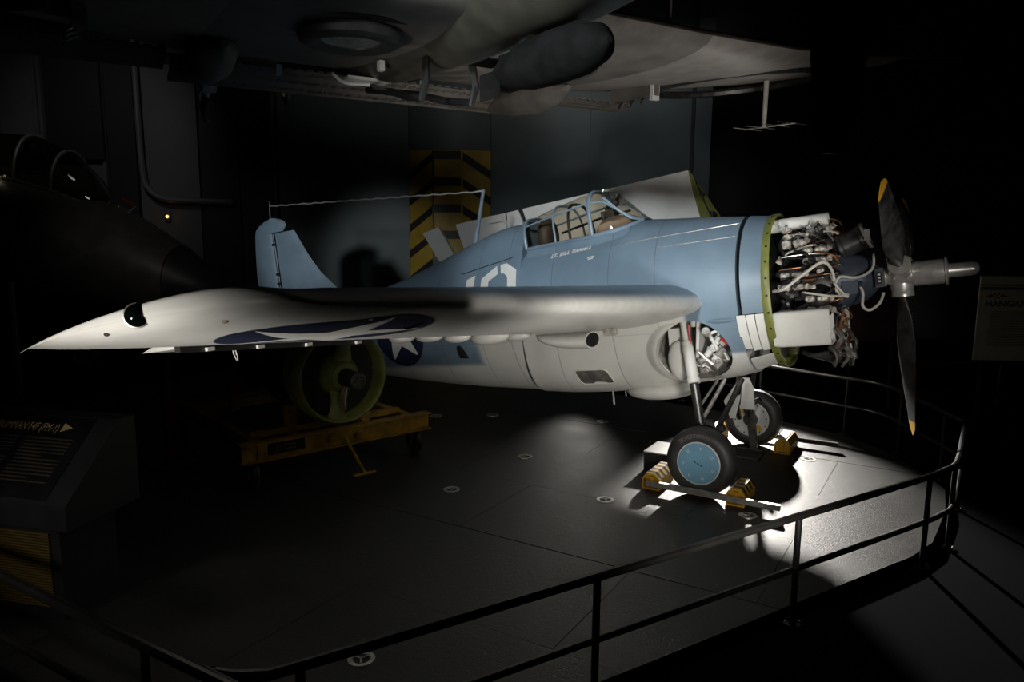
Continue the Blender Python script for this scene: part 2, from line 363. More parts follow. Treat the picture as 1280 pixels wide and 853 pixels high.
# the hall beyond, to the right
WP2 = WP + WF * 3.0
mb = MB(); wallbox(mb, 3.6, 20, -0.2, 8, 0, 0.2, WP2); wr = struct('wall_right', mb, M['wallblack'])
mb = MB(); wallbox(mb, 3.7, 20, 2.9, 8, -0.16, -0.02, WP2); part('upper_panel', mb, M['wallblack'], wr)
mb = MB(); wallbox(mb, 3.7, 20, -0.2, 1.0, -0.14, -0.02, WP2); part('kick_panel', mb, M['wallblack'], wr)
mb = MB(); mb.box((-3, 2, 8.1), (40, 40, 0.2)); struct('ceiling', mb, M['ceiling'])
mb = MB(); mb.box((-3, 2, -0.12), (40, 40, 0.1)); ground = struct('floor', mb, M['carpet'])
for k, y in enumerate((-4.4, -3.0, -1.2, 0.6, 2.2)):     # joints of the dark floor beyond the rail
    mb = MB(); mb.box((6.2, y, -0.0692), (7.2, 0.010, 0.0014)); part('floor_seam', mb, M['matblack'], ground)

# low display deck made of sheets with open joints
PLAT = [(-9, -5.86), (-0.62, -5.86), (-0.40, -5.78), (-0.26, -5.60), (1.80, -1.45), (1.93, -1.05), (2.0, -0.2), (1.98, 0.45), (1.82, 0.80), (1.40, 1.52), (0.86, 2.02), (0.0, 2.34), (-9, 3.3)]
def clip(poly, edge):
    out = []
    for (a0, a1), (b0, b1) in zip(edge, edge[1:] + edge[:1]):
        out = []
        side = lambda p: (b0 - a0) * (p[1] - a1) - (b1 - a1) * (p[0] - a0)
        for p, q in zip(poly, poly[1:] + poly[:1]):
            sp, sq = side(p), side(q)
            if sp >= 0: out.append(p)
            if (sp >= 0) != (sq >= 0): t = sp / (sp - sq); out.append((p[0] + (q[0] - p[0]) * t, p[1] + (q[1] - p[1]) * t))
        poly = out
        if len(poly) < 3: return []
    return poly
mb = MB(); mb.prism(PLAT, (0, 0, -0.0695), (1, 0, 0), (0, 1, 0), (0, 0, 0.0495)); deck = struct('floor', mb, M['matblack'])
for j in range(9):
    y0 = -6.49 + 1.22 * j
    for i in range(6):
        x0 = -9.7 + 2.44 * i + (0.9 if j % 2 else 0)
        q = clip([(x0 + .002, y0 + .002), (x0 + 2.438, y0 + .002), (x0 + 2.438, y0 + 1.218), (x0 + .002, y0 + 1.218)], PLAT)
        if q: mb = MB(); mb.prism(q, (0, 0, -0.0201), (1, 0, 0), (0, 1, 0), (0, 0, 0.0201 - 0.0012 * ((i * 3 + j) % 3))); part('panel', mb, M['deck'], deck)
for x, y in ((-2.06, -2.14), (-1.99, -0.86), (-0.70, -1.6), (-3.9, 0.05), (-3.29, 0.5), (-1.91, 1.0), (-0.83, -4.73), (0.67, 0.75), (0.52, -1.28)):
    mb = MB(); mb.lathe((x, y, -0.004), (0, 0, 1), [(0, 0.082), (0.008, 0.08), (0.009, 0.056), (0.0055, 0.053)], 20); o = part('tie_down_socket', mb, M['alu'], deck)
    for a in range(3):
        mb = MB(); mb.box((x + 0.024 * cos(a * 2.094 + 1.2), y + 0.024 * sin(a * 2.094 + 1.2), 0.005), (0.05, 0.012, 0.006), Matrix.Rotation(a * 2.094 + 1.2, 3, 'Z')); part('spoke', mb, M['steel'], o)
    mb = MB(); mb.lathe((x, y, 0.0016), (0, 0, 1), [(0, 0.05), (0.001, 0.05)], 16); part('recess', mb, M['black'], o)
mb = MB()
for (cx, cy, dx, dy) in ((0.02, 0.40, 0.36, 0.03), (0.02, 0.78, 0.36, 0.03), (-0.16, 0.59, 0.03, 0.40), (0.2, 0.59, 0.03, 0.40)): mb.box((cx, cy, 0.006), (dx, dy, 0.016))
part('hatch_frame', mb, M['darksteel'], deck)

# guard railing round the deck
RP = [(-9.0, -5.95), (-0.85, -5.95), (-0.56, -5.93), (-0.36, -5.84), (-0.22, -5.62), (0.48, -4.24), (1.195, -2.83), (1.82, -1.58), (1.97, -1.24), (2.05, -0.92), (2.085, 0.07), (2.10, 0.52), (2.06, 0.68), (1.93, 0.92),
      (1.48, 1.74), (1.32, 2.0), (1.10, 2.19), (0.83, 2.28), (0.05, 2.52), (-1.6, 3.02)]
rl = thing('guard_railing', 'dark two-bar pipe railing curving around the display deck', 'railing', (1.2, -2.6, -0.07))
def railpath(z):
    out = []
    for i in range(len(RP)):
        out.append((*RP[i], z))
    return out
for nm, z, r in (('top_rail', 0.662, 0.026), ('mid_rail', 0.305, 0.021)):
    mb = MB(); mb.tube(railpath(z), r, 10, 5); part(nm, mb, M['rail'], rl)
for x, y in ((1.195, -2.85), (1.875, -1.46), (2.035, -0.95), (2.085, 0.10), (1.925, 0.935), (1.475, 1.75), (0.83, 2.28), (0.45, -4.30), (-0.26, -5.70), (-0.95, -5.95), (-2.6, -5.95), (-4.3, -5.95), (-0.30, 2.62), (-1.5, 2.99)):
    mb = MB(); mb.cyl((x, y, -0.06), (x, y, 0.65), 0.021, n=12); p = part('post', mb, M['rail'], rl)
    mb = MB(); mb.lathe((x, y, -0.0695), (0, 0, 1), [(0, 0.06), (0.012, 0.06), (0.014, 0.03), (0.03, 0.024)], 16); part('flange', mb, M['rail'], p)
    for a in range(4):
        mb = MB(); mb.cyl((x + 0.047 * cos(a * pi / 2 + .6), y + 0.047 * sin(a * pi / 2 + .6), -0.057), (x + 0.047 * cos(a * pi / 2 + .6), y + 0.047 * sin(a * pi / 2 + .6), -0.048), 0.008, n=6); part('bolt', mb, M['steel'], p)

# ---------------------------------------------------------------- the fighter (body axes: x forward from the propeller hub, y to port, z up)
GA = radians(8.152866); HUB = Vector((1.472428, 0, 2.085603))
HX = HUB.x * cos(GA) + HUB.z * sin(GA); HZ = -HUB.x * sin(GA) + HUB.z * cos(GA)
ac = thing('fighter_aircraft', 'blue and pale grey naval fighter with bared engine, standing on the dark deck', 'aircraft', (0, 0, 0), (0, -GA, 0), off=(HX, 0, HZ))
def w2b(p): x, y, z = p[0] - HUB.x, p[1], p[2] - HUB.z; return Vector((x * cos(GA) + z * sin(GA), y, -x * sin(GA) + z * cos(GA)))
#        x      top    bot    width  zc    n
ST = [(-1.06, 0.690, -0.72, 0.690, -0.03, 2.0), (-1.32, 0.725, -0.84, 0.715, -0.05, 2.05), (-1.70, 0.775, -0.905, 0.722, -0.06, 2.1), (-2.10, 0.815, -0.945, 0.715, -0.08, 2.15),
      (-2.40, 0.842, -0.975, 0.70, -0.09, 2.2), (-2.62, 0.79, -0.99, 0.69, -0.1, 2.3), (-2.95, 0.735, -1.0, 0.67, -0.12, 2.6), (-3.40, 0.715, -0.995, 0.64, -0.14, 2.7), (-3.745, 0.697, -0.98, 0.60, -0.14, 2.6),
      (-3.75, 1.02, -0.98, 0.60, -0.14, 1.75), (-4.10, 1.0, -0.955, 0.57, -0.13, 1.75), (-4.63, 0.875, -0.92, 0.51, -0.12, 1.8), (-5.34, 0.665, -0.85, 0.42, -0.10, 1.9), (-6.05, 0.49, -0.76, 0.325, -0.08, 2.0),
      (-6.8, 0.40, -0.64, 0.235, -0.05, 2.0), (-7.5, 0.34, -0.50, 0.15, 0.0, 2.0), (-8.15, 0.30, -0.30, 0.06, 0.03, 2.0)]
SX = [-s[0] for s in ST]
def sec(x):
    return [float(np.interp(-x, SX, [s[k] for s in ST])) for k in range(1, 6)]
def fus_y(x, z):
    t, bo, w, zc, n = sec(x); h = (t - zc) if z > zc else (zc - bo); q = min(1, abs(z - zc) / h)
    return w * max(0, 1 - q ** n) ** (1 / n)
def fus_ring(x, k=56):
    t, bo, w, zc, n = sec(x); out = []
    for i in range(k):
        a = 2 * pi * i / k; c, s_ = cos(a), sin(a); h = (t - zc) if s_ > 0 else (zc - bo)
        out.append((x, w * math.copysign(abs(c) ** (2 / n), c), zc + h * math.copysign(abs(s_) ** (2 / n), s_)))
    return out
xs = sorted(set([round(-1.06 - 0.09 * i, 3) for i in range(79)] + [s[0] for s in ST]), reverse=True)
xs = [x for x in xs if not (-3.80 < x < -3.69) or x in (-3.745, -3.75)]
# smooth the table with pchip-like sampling: resample top/bottom/width by cubic hermite except across the bulkhead step
def herm(k):
    X0 = np.array(SX); Y = np.array([s[k] for s in ST]); g = np.zeros(len(X0))
    for i in range(len(X0)):
        if 0 < i < len(X0) - 1:
            d0 = (Y[i] - Y[i - 1]) / (X0[i] - X0[i - 1]); d1 = (Y[i + 1] - Y[i]) / (X0[i + 1] - X0[i]); g[i] = 0 if d0 * d1 <= 0 else 2 * d0 * d1 / (d0 + d1)
        else: j = min(max(i, 1), len(X0) - 1); g[i] = (Y[j] - Y[j - 1]) / (X0[j] - X0[j - 1])
    for i in (8, 9): g[i] = -0.02
    return X0, Y, g
_H = [herm(k) for k in range(1, 6)]
def sec(x):
    out = []
    for X0, Y, g in _H:
        i = int(np.clip(np.searchsorted(X0, -x, 'right') - 1, 0, len(X0) - 2)); h = X0[i + 1] - X0[i]; t = min(1, max(0, (-x - X0[i]) / h))
        out.append(float((2 * t**3 - 3 * t * t + 1) * Y[i] + (t**3 - 2 * t * t + t) * h * g[i] + (3 * t * t - 2 * t**3) * Y[i + 1] + (t**3 - t * t) * h * g[i + 1]))
    return out
mb = MB(); mb.rings([fus_ring(x) for x in xs if x <= -1.31])
fus_me = mb.mesh('fuselage', [M['fus'], M['grime'], M['matblack']], 40)
fus = bpy.data.objects.new('fuselage', fus_me); COL.objects.link(fus)
def cut(o, mb, m, slot):
    me = mb.mesh('cutter', m); c = bpy.data.objects.new('cutter', me); COL.objects.link(c)
    for s in range(slot): me.materials.append(m)
    for p in me.polygons: p.material_index = 0
    md = o.modifiers.new('cut', 'BOOLEAN'); md.operation = 'DIFFERENCE'; md.object = c; md.solver = 'EXACT'; md.material_mode = 'TRANSFER'
    bpy.context.view_layer.update()
    nm = bpy.data.meshes.new_from_object(o.evaluated_get(bpy.context.evaluated_depsgraph_get()))
    o.modifiers.clear(); o.data = nm; bpy.data.objects.remove(c)
# wheel wells (tilted drums), cockpit tub
mb = MB(); mb.cyl((-1.81, -1.2, -0.74), (-1.81, -0.22, -0.46), 0.36, n=40); cut(fus, mb, M['grime'], 1)
mb = MB(); mb.cyl((-1.81, 1.2, -0.74), (-1.81, 0.22, -0.46), 0.36, n=40); cut(fus, mb, M['grime'], 1)
mb = MB(); mb.box((-3.16, 0, 0.42), (1.08, 0.60, 0.9)); cut(fus, mb, M['matblack'], 1)
fus.data.polygons.foreach_set('use_smooth', [True] * len(fus.data.polygons)); fus.data.set_sharp_from_angle(angle=radians(38))
fus.name = 'fuselage'; fus.parent = ac; fus.location = OFF[ac.name]

def onside(x, z, e=0.003, side=-1): return (x, side * (fus_y(x, z) + e), z)
def decal_poly(pts, name, m, parent, e=0.004, sub=6):     # flat paint laid on the starboard side; pts = quads of (x,z)
    mb = MB()
    for q in pts:
        a, b, c, d = q; g = []
        for i in range(sub + 1):
            for j in range(sub + 1):
                s, t = i / sub, j / sub; x = (a[0] * (1 - s) + b[0] * s) * (1 - t) + (d[0] * (1 - s) + c[0] * s) * t; z = (a[1] * (1 - s) + b[1] * s) * (1 - t) + (d[1] * (1 - s) + c[1] * s) * t; g.append(onside(x, z, e))
        mb.add(g, [(i * (sub + 1) + j, (i + 1) * (sub + 1) + j, (i + 1) * (sub + 1) + j + 1, i * (sub + 1) + j + 1) for i in range(sub) for j in range(sub)])
    return part(name, mb, m, parent)
def polar(rad, fn, n=60, k=10):               # star-shaped region -> mesh through fn(u,v)
    mb = MB(); vs = [fn(0, 0)]; fs = []
    for i in range(n):
        a = 2 * pi * i / n
        for j in range(1, k + 1): r = rad(a) * j / k; vs.append(fn(r * cos(a), r * sin(a)))
    for i in range(n):
        b0 = 1 + i * k; b1 = 1 + ((i + 1) % n) * k; fs.append((0, b0, b1))
        for j in range(k - 1): fs.append((b0 + j, b0 + j + 1, b1 + j + 1, b1 + j))
    return mb.add(vs, fs)
def starR(R, rot):
    def f(a):
        s = 2 * pi / 5; t = ((a - rot) % s); t = min(t, s - t); r0 = R * 0.382; h = pi / 5
        return R * r0 * sin(h) / (R * sin(t) + r0 * sin(h - t))
    return f
# star on the rear fuselage
polc = (-5.72, -0.14)
part('insignia_disc', polar(lambda a: 0.44, lambda u, v: onside(polc[0] + u, polc[1] + v, 0.004), 60, 10), M['navy'], fus)
part('insignia_star', polar(starR(0.43, pi / 2 + 0.12), lambda u, v: onside(polc[0] + u, polc[1] + v, 0.007), 80, 10), M['white'], fus)
# side number: stencilled 0 and the stroke before it (tops show above the wing)
o1 = [(-4.30, 0.42), (-4.08, 0.55), (-3.94, 0.565), (-3.80, 0.48), (-3.78, -0.0), (-3.92, -0.14), (-4.2, -0.14), (-4.33, 0.0)]
i1 = [(-4.19, 0.38), (-4.06, 0.455), (-3.97, 0.455), (-3.92, 0.41), (-3.90, 0.03), (-3.97, -0.04), (-4.14, -0.04), (-4.21, 0.03)]
qs = []
for k in range(8):
    a, b, c, d = o1[k], o1[(k + 1) % 8], i1[(k + 1) % 8], i1[k]
    if k == 1: b = (-4.055, 0.552); c = (-4.04, 0.455); a = (-4.03, 0.556); d = (-4.015, 0.455); a, b, c, d = (-4.03, 0.556), o1[2], i1[2], (-4.015, 0.455)
    qs.append((a, b, c, d))
decal_poly(qs, 'side_number_zero', M['white'], fus)
decal_poly([((-4.60, -0.14), (-4.48, -0.14), (-4.40, 0.47), (-4.53, 0.43))], 'side_number_stroke', M['white'], fus)
for word, u0, u1 in (('LT.', -3.345, -3.262), ('BILL', -3.238, -3.118), ('DANIELS', -3.092, -2.865)):
    V, F = textmesh(word, 0.062, 0.1, 0.004, 1.2); w = max(v[0] for v in V)
    part('name_lettering', MB().add([onside(u0 + v[0] / w * (u1 - u0), 0.553 + v[1] * 0.85 + 0.10 * (u0 + 3.345 + v[0] / w * (u1 - u0)), 0.004) for v in V], F), M['white'], fus)
decal_poly([((-2.875, 0.50), (-2.80, 0.51), (-2.795, 0.522), (-2.88, 0.512)), ((-2.865, 0.482), (-2.81, 0.49), (-2.805, 0.503), (-2.87, 0.495))], 'stencil_note', M['white'], fus, sub=2)
part('fairing_edge', MB().tube([onside(-4.62 + 0.075 * k, 0.505 + 0.0115 * k, 0.0) for k in range(11)], 0.006, 6), M['matblack'], fus)
# bright access strips on the cowl top and fairing on the side
for (x0, z0, x1, z1) in ((-2.62, 0.60, -1.34, 0.655), (-2.08, 0.52, -1.34, 0.53)):
    mb = MB(); mb.tube([onside(x0 + (x1 - x0) * t / 10, z0 + (z1 - z0) * t / 10, 0.001) for t in range(11)], 0.004, 6); part('hinge_strip', mb, M['alu'], fus)
mb = MB(); mb.ball((-1.50, -0.63, -0.245), (0.20, 0.10, 0.035), 20, 10); part('blister', mb, M['blue'], fus)
# bulge behind the wheel well (tyre fairing lip), belly fairing, step hole, lower window
mb = MB()
rs = []
for t in np.linspace(pi * 0.60, pi * 1.35, 26):
    c = Vector((-1.81, -0.66, -0.585)); e1 = Vector((1, 0, 0)); e2 = Vector((0, -0.26, 0.966)); ring = []; env = sin(pi * (t - pi * 0.60) / (pi * 0.75)) ** 0.7
    for k in range(9):
        r = 0.362 + 0.12 * k / 8 * max(env, .1); p = c + (e1 * cos(t) + e2 * sin(t)) * r; b = max(sec(p.x)[1] + 0.015, p.z); ring.append((p.x, -fus_y(p.x, b) - 0.004 - 0.055 * env * cos(pi / 2 * k / 8) ** 1.3, p.z))
    for k in (8, 0):
        r = 0.362 + 0.12 * k / 8 * max(env, .1); p = c + (e1 * cos(t) + e2 * sin(t)) * r; b = max(sec(p.x)[1] + 0.015, p.z); ring.append((p.x, -fus_y(p.x, b) + 0.03, p.z))
    rs.append(ring)
mb.rings(rs); part('well_lip', mb, M['grey'], fus)
mb = MB(); mb.ball((-2.36, -0.1, -0.985), (0.40, 0.30, 0.11), 20, 10); part('belly_fairing', mb, M['grey'], fus)
mb = MB()
def side_patch(poly, name, m, frame=None, e=0.004):
    cx = sum(p[0] for p in poly) / len(poly); cz = sum(p[1] for p in poly) / len(poly); mb = MB(); n = len(poly)
    vs = [onside(cx, cz, e)]
    for k in (0.5, 1.0): vs += [onside(cx + (p[0] - cx) * k, cz + (p[1] - cz) * k, e) for p in poly]
    fs = [(0, 1 + i, 1 + (i + 1) % n) for i in range(n)] + [(1 + i, 1 + n + i, 1 + n + (i + 1) % n, 1 + (i + 1) % n) for i in range(n)]
    mb.add(vs, fs); o = part(name, mb, m, fus)
    if frame:
        mb = MB(); pts = [onside(*p, e) for p in poly]; mb.tube(pts + [pts[0]], 0.008, 6); part('rim', mb, frame, o)
    return o
def rrect(x0, z0, x1, z1, r, sh=0.0):
    out = []
    for cx, cz, a0 in ((x1 - r, z1 - r, 0), (x0 + r, z1 - r, 90), (x0 + r, z0 + r, 180), (x1 - r, z0 + r, 270)):
        for k in range(4): a = radians(a0 + 30 * k); zz = cz + r * sin(a); out.append((cx + r * cos(a) + sh * (zz - z0), zz))
    return out
M['smoke'] = mat('smoked_window', (0.10, 0.095, 0.085), 0.25, var=0.3)
side_patch(rrect(-3.12, -0.85, -2.74, -0.68, 0.04, -0.25), 'lower_window', M['smoke'], M['grey'])
side_patch([(-4.76, -0.50), (-4.62, -0.505), (-4.64, -0.43), (-4.68, -0.36), (-4.72, -0.335), (-4.76, -0.35), (-4.775, -0.42)], 'step_hole', M['matblack'])
for x in (-2.95, -2.80, -2.6):
    mb = MB(); mb.cyl((x, -0.08, -0.98), (x, -0.08, -1.06), 0.007, n=6); part('drain_stub', mb, M['grey'], fus)
mb = MB(); mb.cyl((-3.06, 0.15, -0.97), (-3.06, 0.15, -1.2), 0.012, n=8); part('drain_stub', mb, M['grey'], fus)

# cowl panel standing proud, cowl flaps, green mounting ring
def arc_panel(x0, x1, a0, a1, r0, r1, th, zc=-0.03, n=14):    # angle from +z towards starboard
    mb = MB(); rs = []
    for i in range(n + 1):
        a = radians(a0 + (a1 - a0) * i / n); s, c = sin(a), cos(a)
        rs.append([(x0, -r0 * s, zc + r0 * c), (x1, -r1 * s, zc + r1 * c), (x1, -(r1 + th) * s, zc + (r1 + th) * c), (x0, -(r0 + th) * s, zc + (r0 + th) * c)])
    return mb.rings(rs)
part('cowl_panel', arc_panel(-1.27, -1.075, 8, 103, 0.742, 0.715, 0.016), M['blue'], ac)
part('cowl_panel', arc_panel(-1.27, -1.075, -103, -8, 0.742, 0.715, 0.016), M['blue'], ac)
for sgn in (1, -1):
    for x0, x1, a0, a1, r0, r1, m in ((-1.335, -1.255, 104, 134, 0.735, 0.730, 'white'), (-1.245, -1.175, 104, 136, 0.738, 0.722, 'white'), (-1.165, -1.085, 104, 137, 0.728, 0.716, 'white'), (-1.285, -1.02, 140, 158, 0.80, 0.73, 'grey')):
        a, b = (a0, a1) if sgn > 0 else (-a1, -a0)
        part('cowl_flap', arc_panel(x0, x1, a, b, r0, r1, 0.012, -0.03, 7), M[m], ac)
mb = MB(); n = 64; rs = []
for i in range(n):
    a = 2 * pi * i / n; s, c = sin(a), cos(a)
    sec4 = [(-1.085, 0.655), (-1.085, 0.735), (-1.065, 0.742), (-1.02, 0.742), (-1.01, 0.735), (-1.02, 0.72), (-1.055, 0.715), (-1.055, 0.655)]
    rs.append([(x, -r * s, -0.045 + r * 1.02 * c) for x, r in sec4])
mb.rings(rs, loop=True); ring = part('mounting_ring', mb, M['green'], ac, 'green ring round the bare engine')
for k in range(30):
    a = 2 * pi * (k + 0.5) / 30; mb = MB(); c = Vector((-1.04, -0.742 * sin(a), -0.045 + 0.757 * cos(a))); d = Vector((0, -sin(a), cos(a))); mb.cyl(c - d * 0.005, c + d * 0.005, 0.011, n=8); part('fastener', mb, M['matblack'], ring)
mb = MB(); mb.lathe((-1.40, 0, -0.03), (1, 0, 0), [(0, 0.70), (0.02, 0.70)], 40); part('firewall', mb, M['grime'], ac)
mb = MB(); mb.lathe((-1.36, 0, -0.03), (1, 0, 0), [(0, 0.60), (0.25, 0.52), (0.30, 0.2)], 30); part('engine_mount_shroud', mb, M['matblack'], ac)

# ---------------------------------------------------------------- engine
eng = part('engine', MB().lathe((-1.05, 0, 0), (1, 0, 0), [(0, 0.26), (0.08, 0.30), (0.14, 0.27), (0.2, 0.27), (0.28, 0.27), (0.36, 0.27), (0.44, 0.27), (0.50, 0.24), (0.53, 0.24)], 28), M['darksteel'], ac, 'twin row radial engine with bared cylinders')
gc = MB().lathe((-0.55, 0, 0), (1, 0, 0), [(0, 0.27), (0.03, 0.285), (0.06, 0.265), (0.12, 0.25), (0.24, 0.215), (0.30, 0.17), (0.335, 0.13), (0.35, 0.12), (0.36, 0.10)], 32)
part('gear_case', gc, M['gearcase'], eng)
mb = MB()
for k in range(14):
    a = 2 * pi * k / 14; p = Vector((-0.505, 0.262 * sin(a), 0.262 * cos(a))); mb.cyl(p, p + Vector((0.03, 0, 0)), 0.013, n=6)
part('gear_case_bolts', mb, M['steel'], eng)
def cylinder_mesh():
    mb = MB(); prof = [(0.22, 0.085)]
    for i in range(9): r = 0.235 + i * 0.016; prof += [(r, 0.070), (r + 0.003, 0.092), (r + 0.008, 0.092), (r + 0.011, 0.070)]
    prof += [(0.39, 0.085)]
    for i in range(6): r = 0.395 + i * 0.018; q = 0.105 - i * 0.006; prof += [(r, q - 0.022), (r + 0.003, q), (r + 0.009, q), (r + 0.012, q - 0.022)]
    prof += [(0.51, 0.06), (0.52, 0.02)]
    mb.lathe((0, 0, 0), (0, 0, 1), prof, 16)
    return mb.mesh('cylinder', [M['black']], 30)
CYL = cylinder_mesh()
def rocker_mesh(sg):
    mb = MB(); R = Matrix.Rotation(radians(28 * sg), 3, 'Y')
    mb.ball((0.05, 0.055 * 1, 0.515), (0.055, 0.03, 0.035), 10, 6); mb.cyl((0.085, 0.055, 0.50), (0.115, 0.055, 0.53), 0.026, 0.020, 10)
    mb.ball((-0.055, 0.055, 0.515), (0.05, 0.03, 0.032), 10, 6); mb.ball((0.0, 0.055, 0.505), (0.05, 0.024, 0.022), 8, 5)
    return mb
def pair(s):
    mb = MB()
    for y in (-0.055, 0.055):
        for x0, L, h in ((0.055, 0.10, 0.05), (-0.055, 0.085, 0.045)):
            mb.lathe((x0 - L / 2, y, 0.512), (1, 0, 0), [(0, 0.018), (0.012, 0.03), (L - 0.012, 0.03), (L, 0.018)], 7); mb.box((x0, y, 0.488), (L * 0.8, 0.044, 0.04)); mb.cyl((x0, y, 0.535), (x0, y, 0.552), 0.012, n=6)
        mb.cyl((0.095, y, 0.498), (0.13, y * 1.1, 0.53), 0.026, 0.022, 8); mb.cyl((0.13, y * 1.1, 0.53), (0.137, y * 1.12, 0.536), 0.03, n=8)
    mb.cyl((0.0, -0.06, 0.47), (0.0, 0.06, 0.47), 0.02, n=8); mb.box((0, 0, 0.505), (0.07, 0.06, 0.02))
    return mb.mesh('rocker_box', [M['casting']], 35)
M['casting'] = mat('rough_casting', (0.52, 0.49, 0.44), 0.5, 0.55, var=0.5, scale=26, bump=0.25, bscale=60)
ROCK = pair(1)
def rods():
    mb = MB()
    for y in (-0.05, 0.05): mb.cyl((0.115, y * 0.8, 0.24), (0.10, y * 1.1, 0.52), 0.012, n=8)
    return mb.mesh('pushrod_tube', [M['black']], 35)
ROD = rods()
def plugs():
    mb = MB(); mb.cyl((0.085, 0.0, 0.45), (0.15, 0.0, 0.47), 0.014, n=8); mb.cyl((0.1, 0, 0.452), (0.12, 0, 0.458), 0.022, n=6); mb.tube([(0.15, 0, 0.47), (0.19, 0.01, 0.44), (0.18, 0.02, 0.36), (0.15, 0.03, 0.29)], 0.008, 6, 3)
    return mb.mesh('spark_plug', [M['copper']], 35)
PLUG = plugs()
def intake():
    mb = MB(); mb.tube([(-0.11, 0.07, 0.30), (-0.14, 0.08, 0.40), (-0.10, 0.075, 0.47), (-0.04, 0.06, 0.48)], 0.030, 10, 4); return mb.mesh('intake_pipe', [M['darksteel']], 35)
INT = intake()
for row, x in ((0, -0.66), (1, -0.86)):
    for k in range(7):
        a = 2 * pi * (k + (0.5 if row else 0)) / 7 + 0.12; R = Matrix.Translation((x, 0, 0)) @ Matrix.Rotation(a, 4, 'X')
        for me in (CYL, ROCK, ROD, PLUG, INT):
            if me is ROD and row: pass
            o = bpy.data.objects.new(me.name, me); COL.objects.link(o); o.parent = eng; o.matrix_local = R
leads = [([(-1.02, -0.55, -0.02), (-0.9, -0.64, 0.0), (-0.72, -0.62, 0.12), (-0.58, -0.55, 0.20), (-0.52, -0.45, 0.12), (-0.50, -0.38, -0.08), (-0.42, -0.32, -0.14)], 0.014, 'hose'),
         ([(-0.50, -0.44, 0.0), (-0.46, -0.40, 0.05), (-0.36, -0.34, 0.03), (-0.28, -0.28, 0.04), (-0.21, -0.2, 0.1), (-0.20, -0.15, 0.22)], 0.012, 'hose'),
         ([(-0.33, -0.26, -0.03), (-0.30, -0.28, -0.12), (-0.31, -0.27, -0.24), (-0.25, -0.26, -0.28), (-0.17, -0.22, -0.22), (-0.14, -0.18, -0.14)], 0.013, 'hose'),
         ([(-0.54, -0.40, 0.08), (-0.5, -0.42, -0.02), (-0.45, -0.38, -0.10), (-0.42, -0.3, -0.12)], 0.011, 'hose')]
for p, r, m in leads: part('ignition_lead', MB().tube(p, r, 8, 5), M[m], eng)
rnd = random.Random(3)
for k in range(46):
    a = rnd.uniform(-0.35, 2.9); a2 = a + rnd.uniform(-0.25, 0.25); R0 = rnd.uniform(0.28, 0.5); R1 = rnd.uniform(0.3, 0.58); x0 = rnd.uniform(-0.62, -0.44); x1 = rnd.uniform(-0.98, -0.6)
    P = lambda r, an, x: (x, -r * sin(an), r * cos(an))
    part('ignition_lead', MB().tube([P(R0, a, x0), P((R0 + R1) / 2 + 0.06, (a + a2) / 2, (x0 + x1) / 2 + 0.06), P(R1 + 0.04, a2, x1 + 0.04), P(R1, a2, x1)], rnd.choice((0.006, 0.008, 0.010)), 6, 4), M[rnd.choice(('copper', 'hose', 'darksteel', 'steel', 'matblack'))], eng)
for k in range(16):
    a = rnd.uniform(0.15, 2.35); R0 = 0.34; R1 = rnd.uniform(0.5, 0.6); x0 = rnd.uniform(-0.62, -0.46); mb = MB(); mb.cyl(P(R0, a, x0), P(R1, a + rnd.uniform(-.12, .12), x0 - rnd.uniform(0.0, 0.3)), rnd.uniform(0.012, 0.022), n=8); part('pushrod_cover', mb, M['black'], eng)
for k in range(22):
    a = rnd.uniform(0.2, 2.4); r = rnd.uniform(0.46, 0.60); x0 = rnd.uniform(-0.98, -0.5); c = Vector(P(r, a, x0)); mb = MB(); q = Matrix.Rotation(-a, 3, 'X') @ Matrix.Rotation(rnd.uniform(-.8, .8), 3, 'Z')
    mb.box(c, (rnd.uniform(.04, .10), rnd.uniform(.02, .04), rnd.uniform(.02, .05)), q); mb.cyl(c, c + Vector(P(0.06, a + rnd.uniform(-.6, .6), rnd.uniform(-.04, .06))), rnd.uniform(0.012, 0.022), n=7); part('engine_fitting', mb, M[rnd.choice(('casting', 'casting', 'black', 'darksteel', 'hubsilver'))], eng)
# clutter low on the starboard side: sump, pipes, exhaust stubs
for k in range(18):
    x = rnd.uniform(-0.62, -0.44); y = rnd.uniform(-0.42, -0.12); z = rnd.uniform(-0.66, -0.22)
    mb = MB(); mb.tube([(x, y, z), (x + rnd.uniform(-0.03, 0.08), y - 0.05, z - 0.08), (x + rnd.uniform(-0.05, 0.06), y - 0.02, z - 0.17)], rnd.choice((0.010, 0.014, 0.02)), 7, 3); part('oil_pipe', mb, M[rnd.choice(('alu', 'copper', 'darksteel', 'steel'))], eng)
mb = MB(); mb.ball((-0.52, -0.22, -0.66), (0.12, 0.12, 0.07), 14, 8); mb.cyl((-0.46, -0.2, -0.6), (-0.42, -0.25, -0.72), 0.05, 0.035); mb.box((-0.6, -0.2, -0.70), (0.16, 0.2, 0.05)); part('oil_sump', mb, M['alu'], eng)
for k in range(4):
    mb = MB(); z = -0.63 - 0.02 * k; mb.tube([(-0.85 + 0.06 * k, -0.30, z), (-0.75 + 0.06 * k, -0.36, z - 0.03), (-0.62 + 0.06 * k, -0.34, z - 0.01)], 0.022, 8, 3); part('exhaust_stub', mb, M['darksteel'], eng)
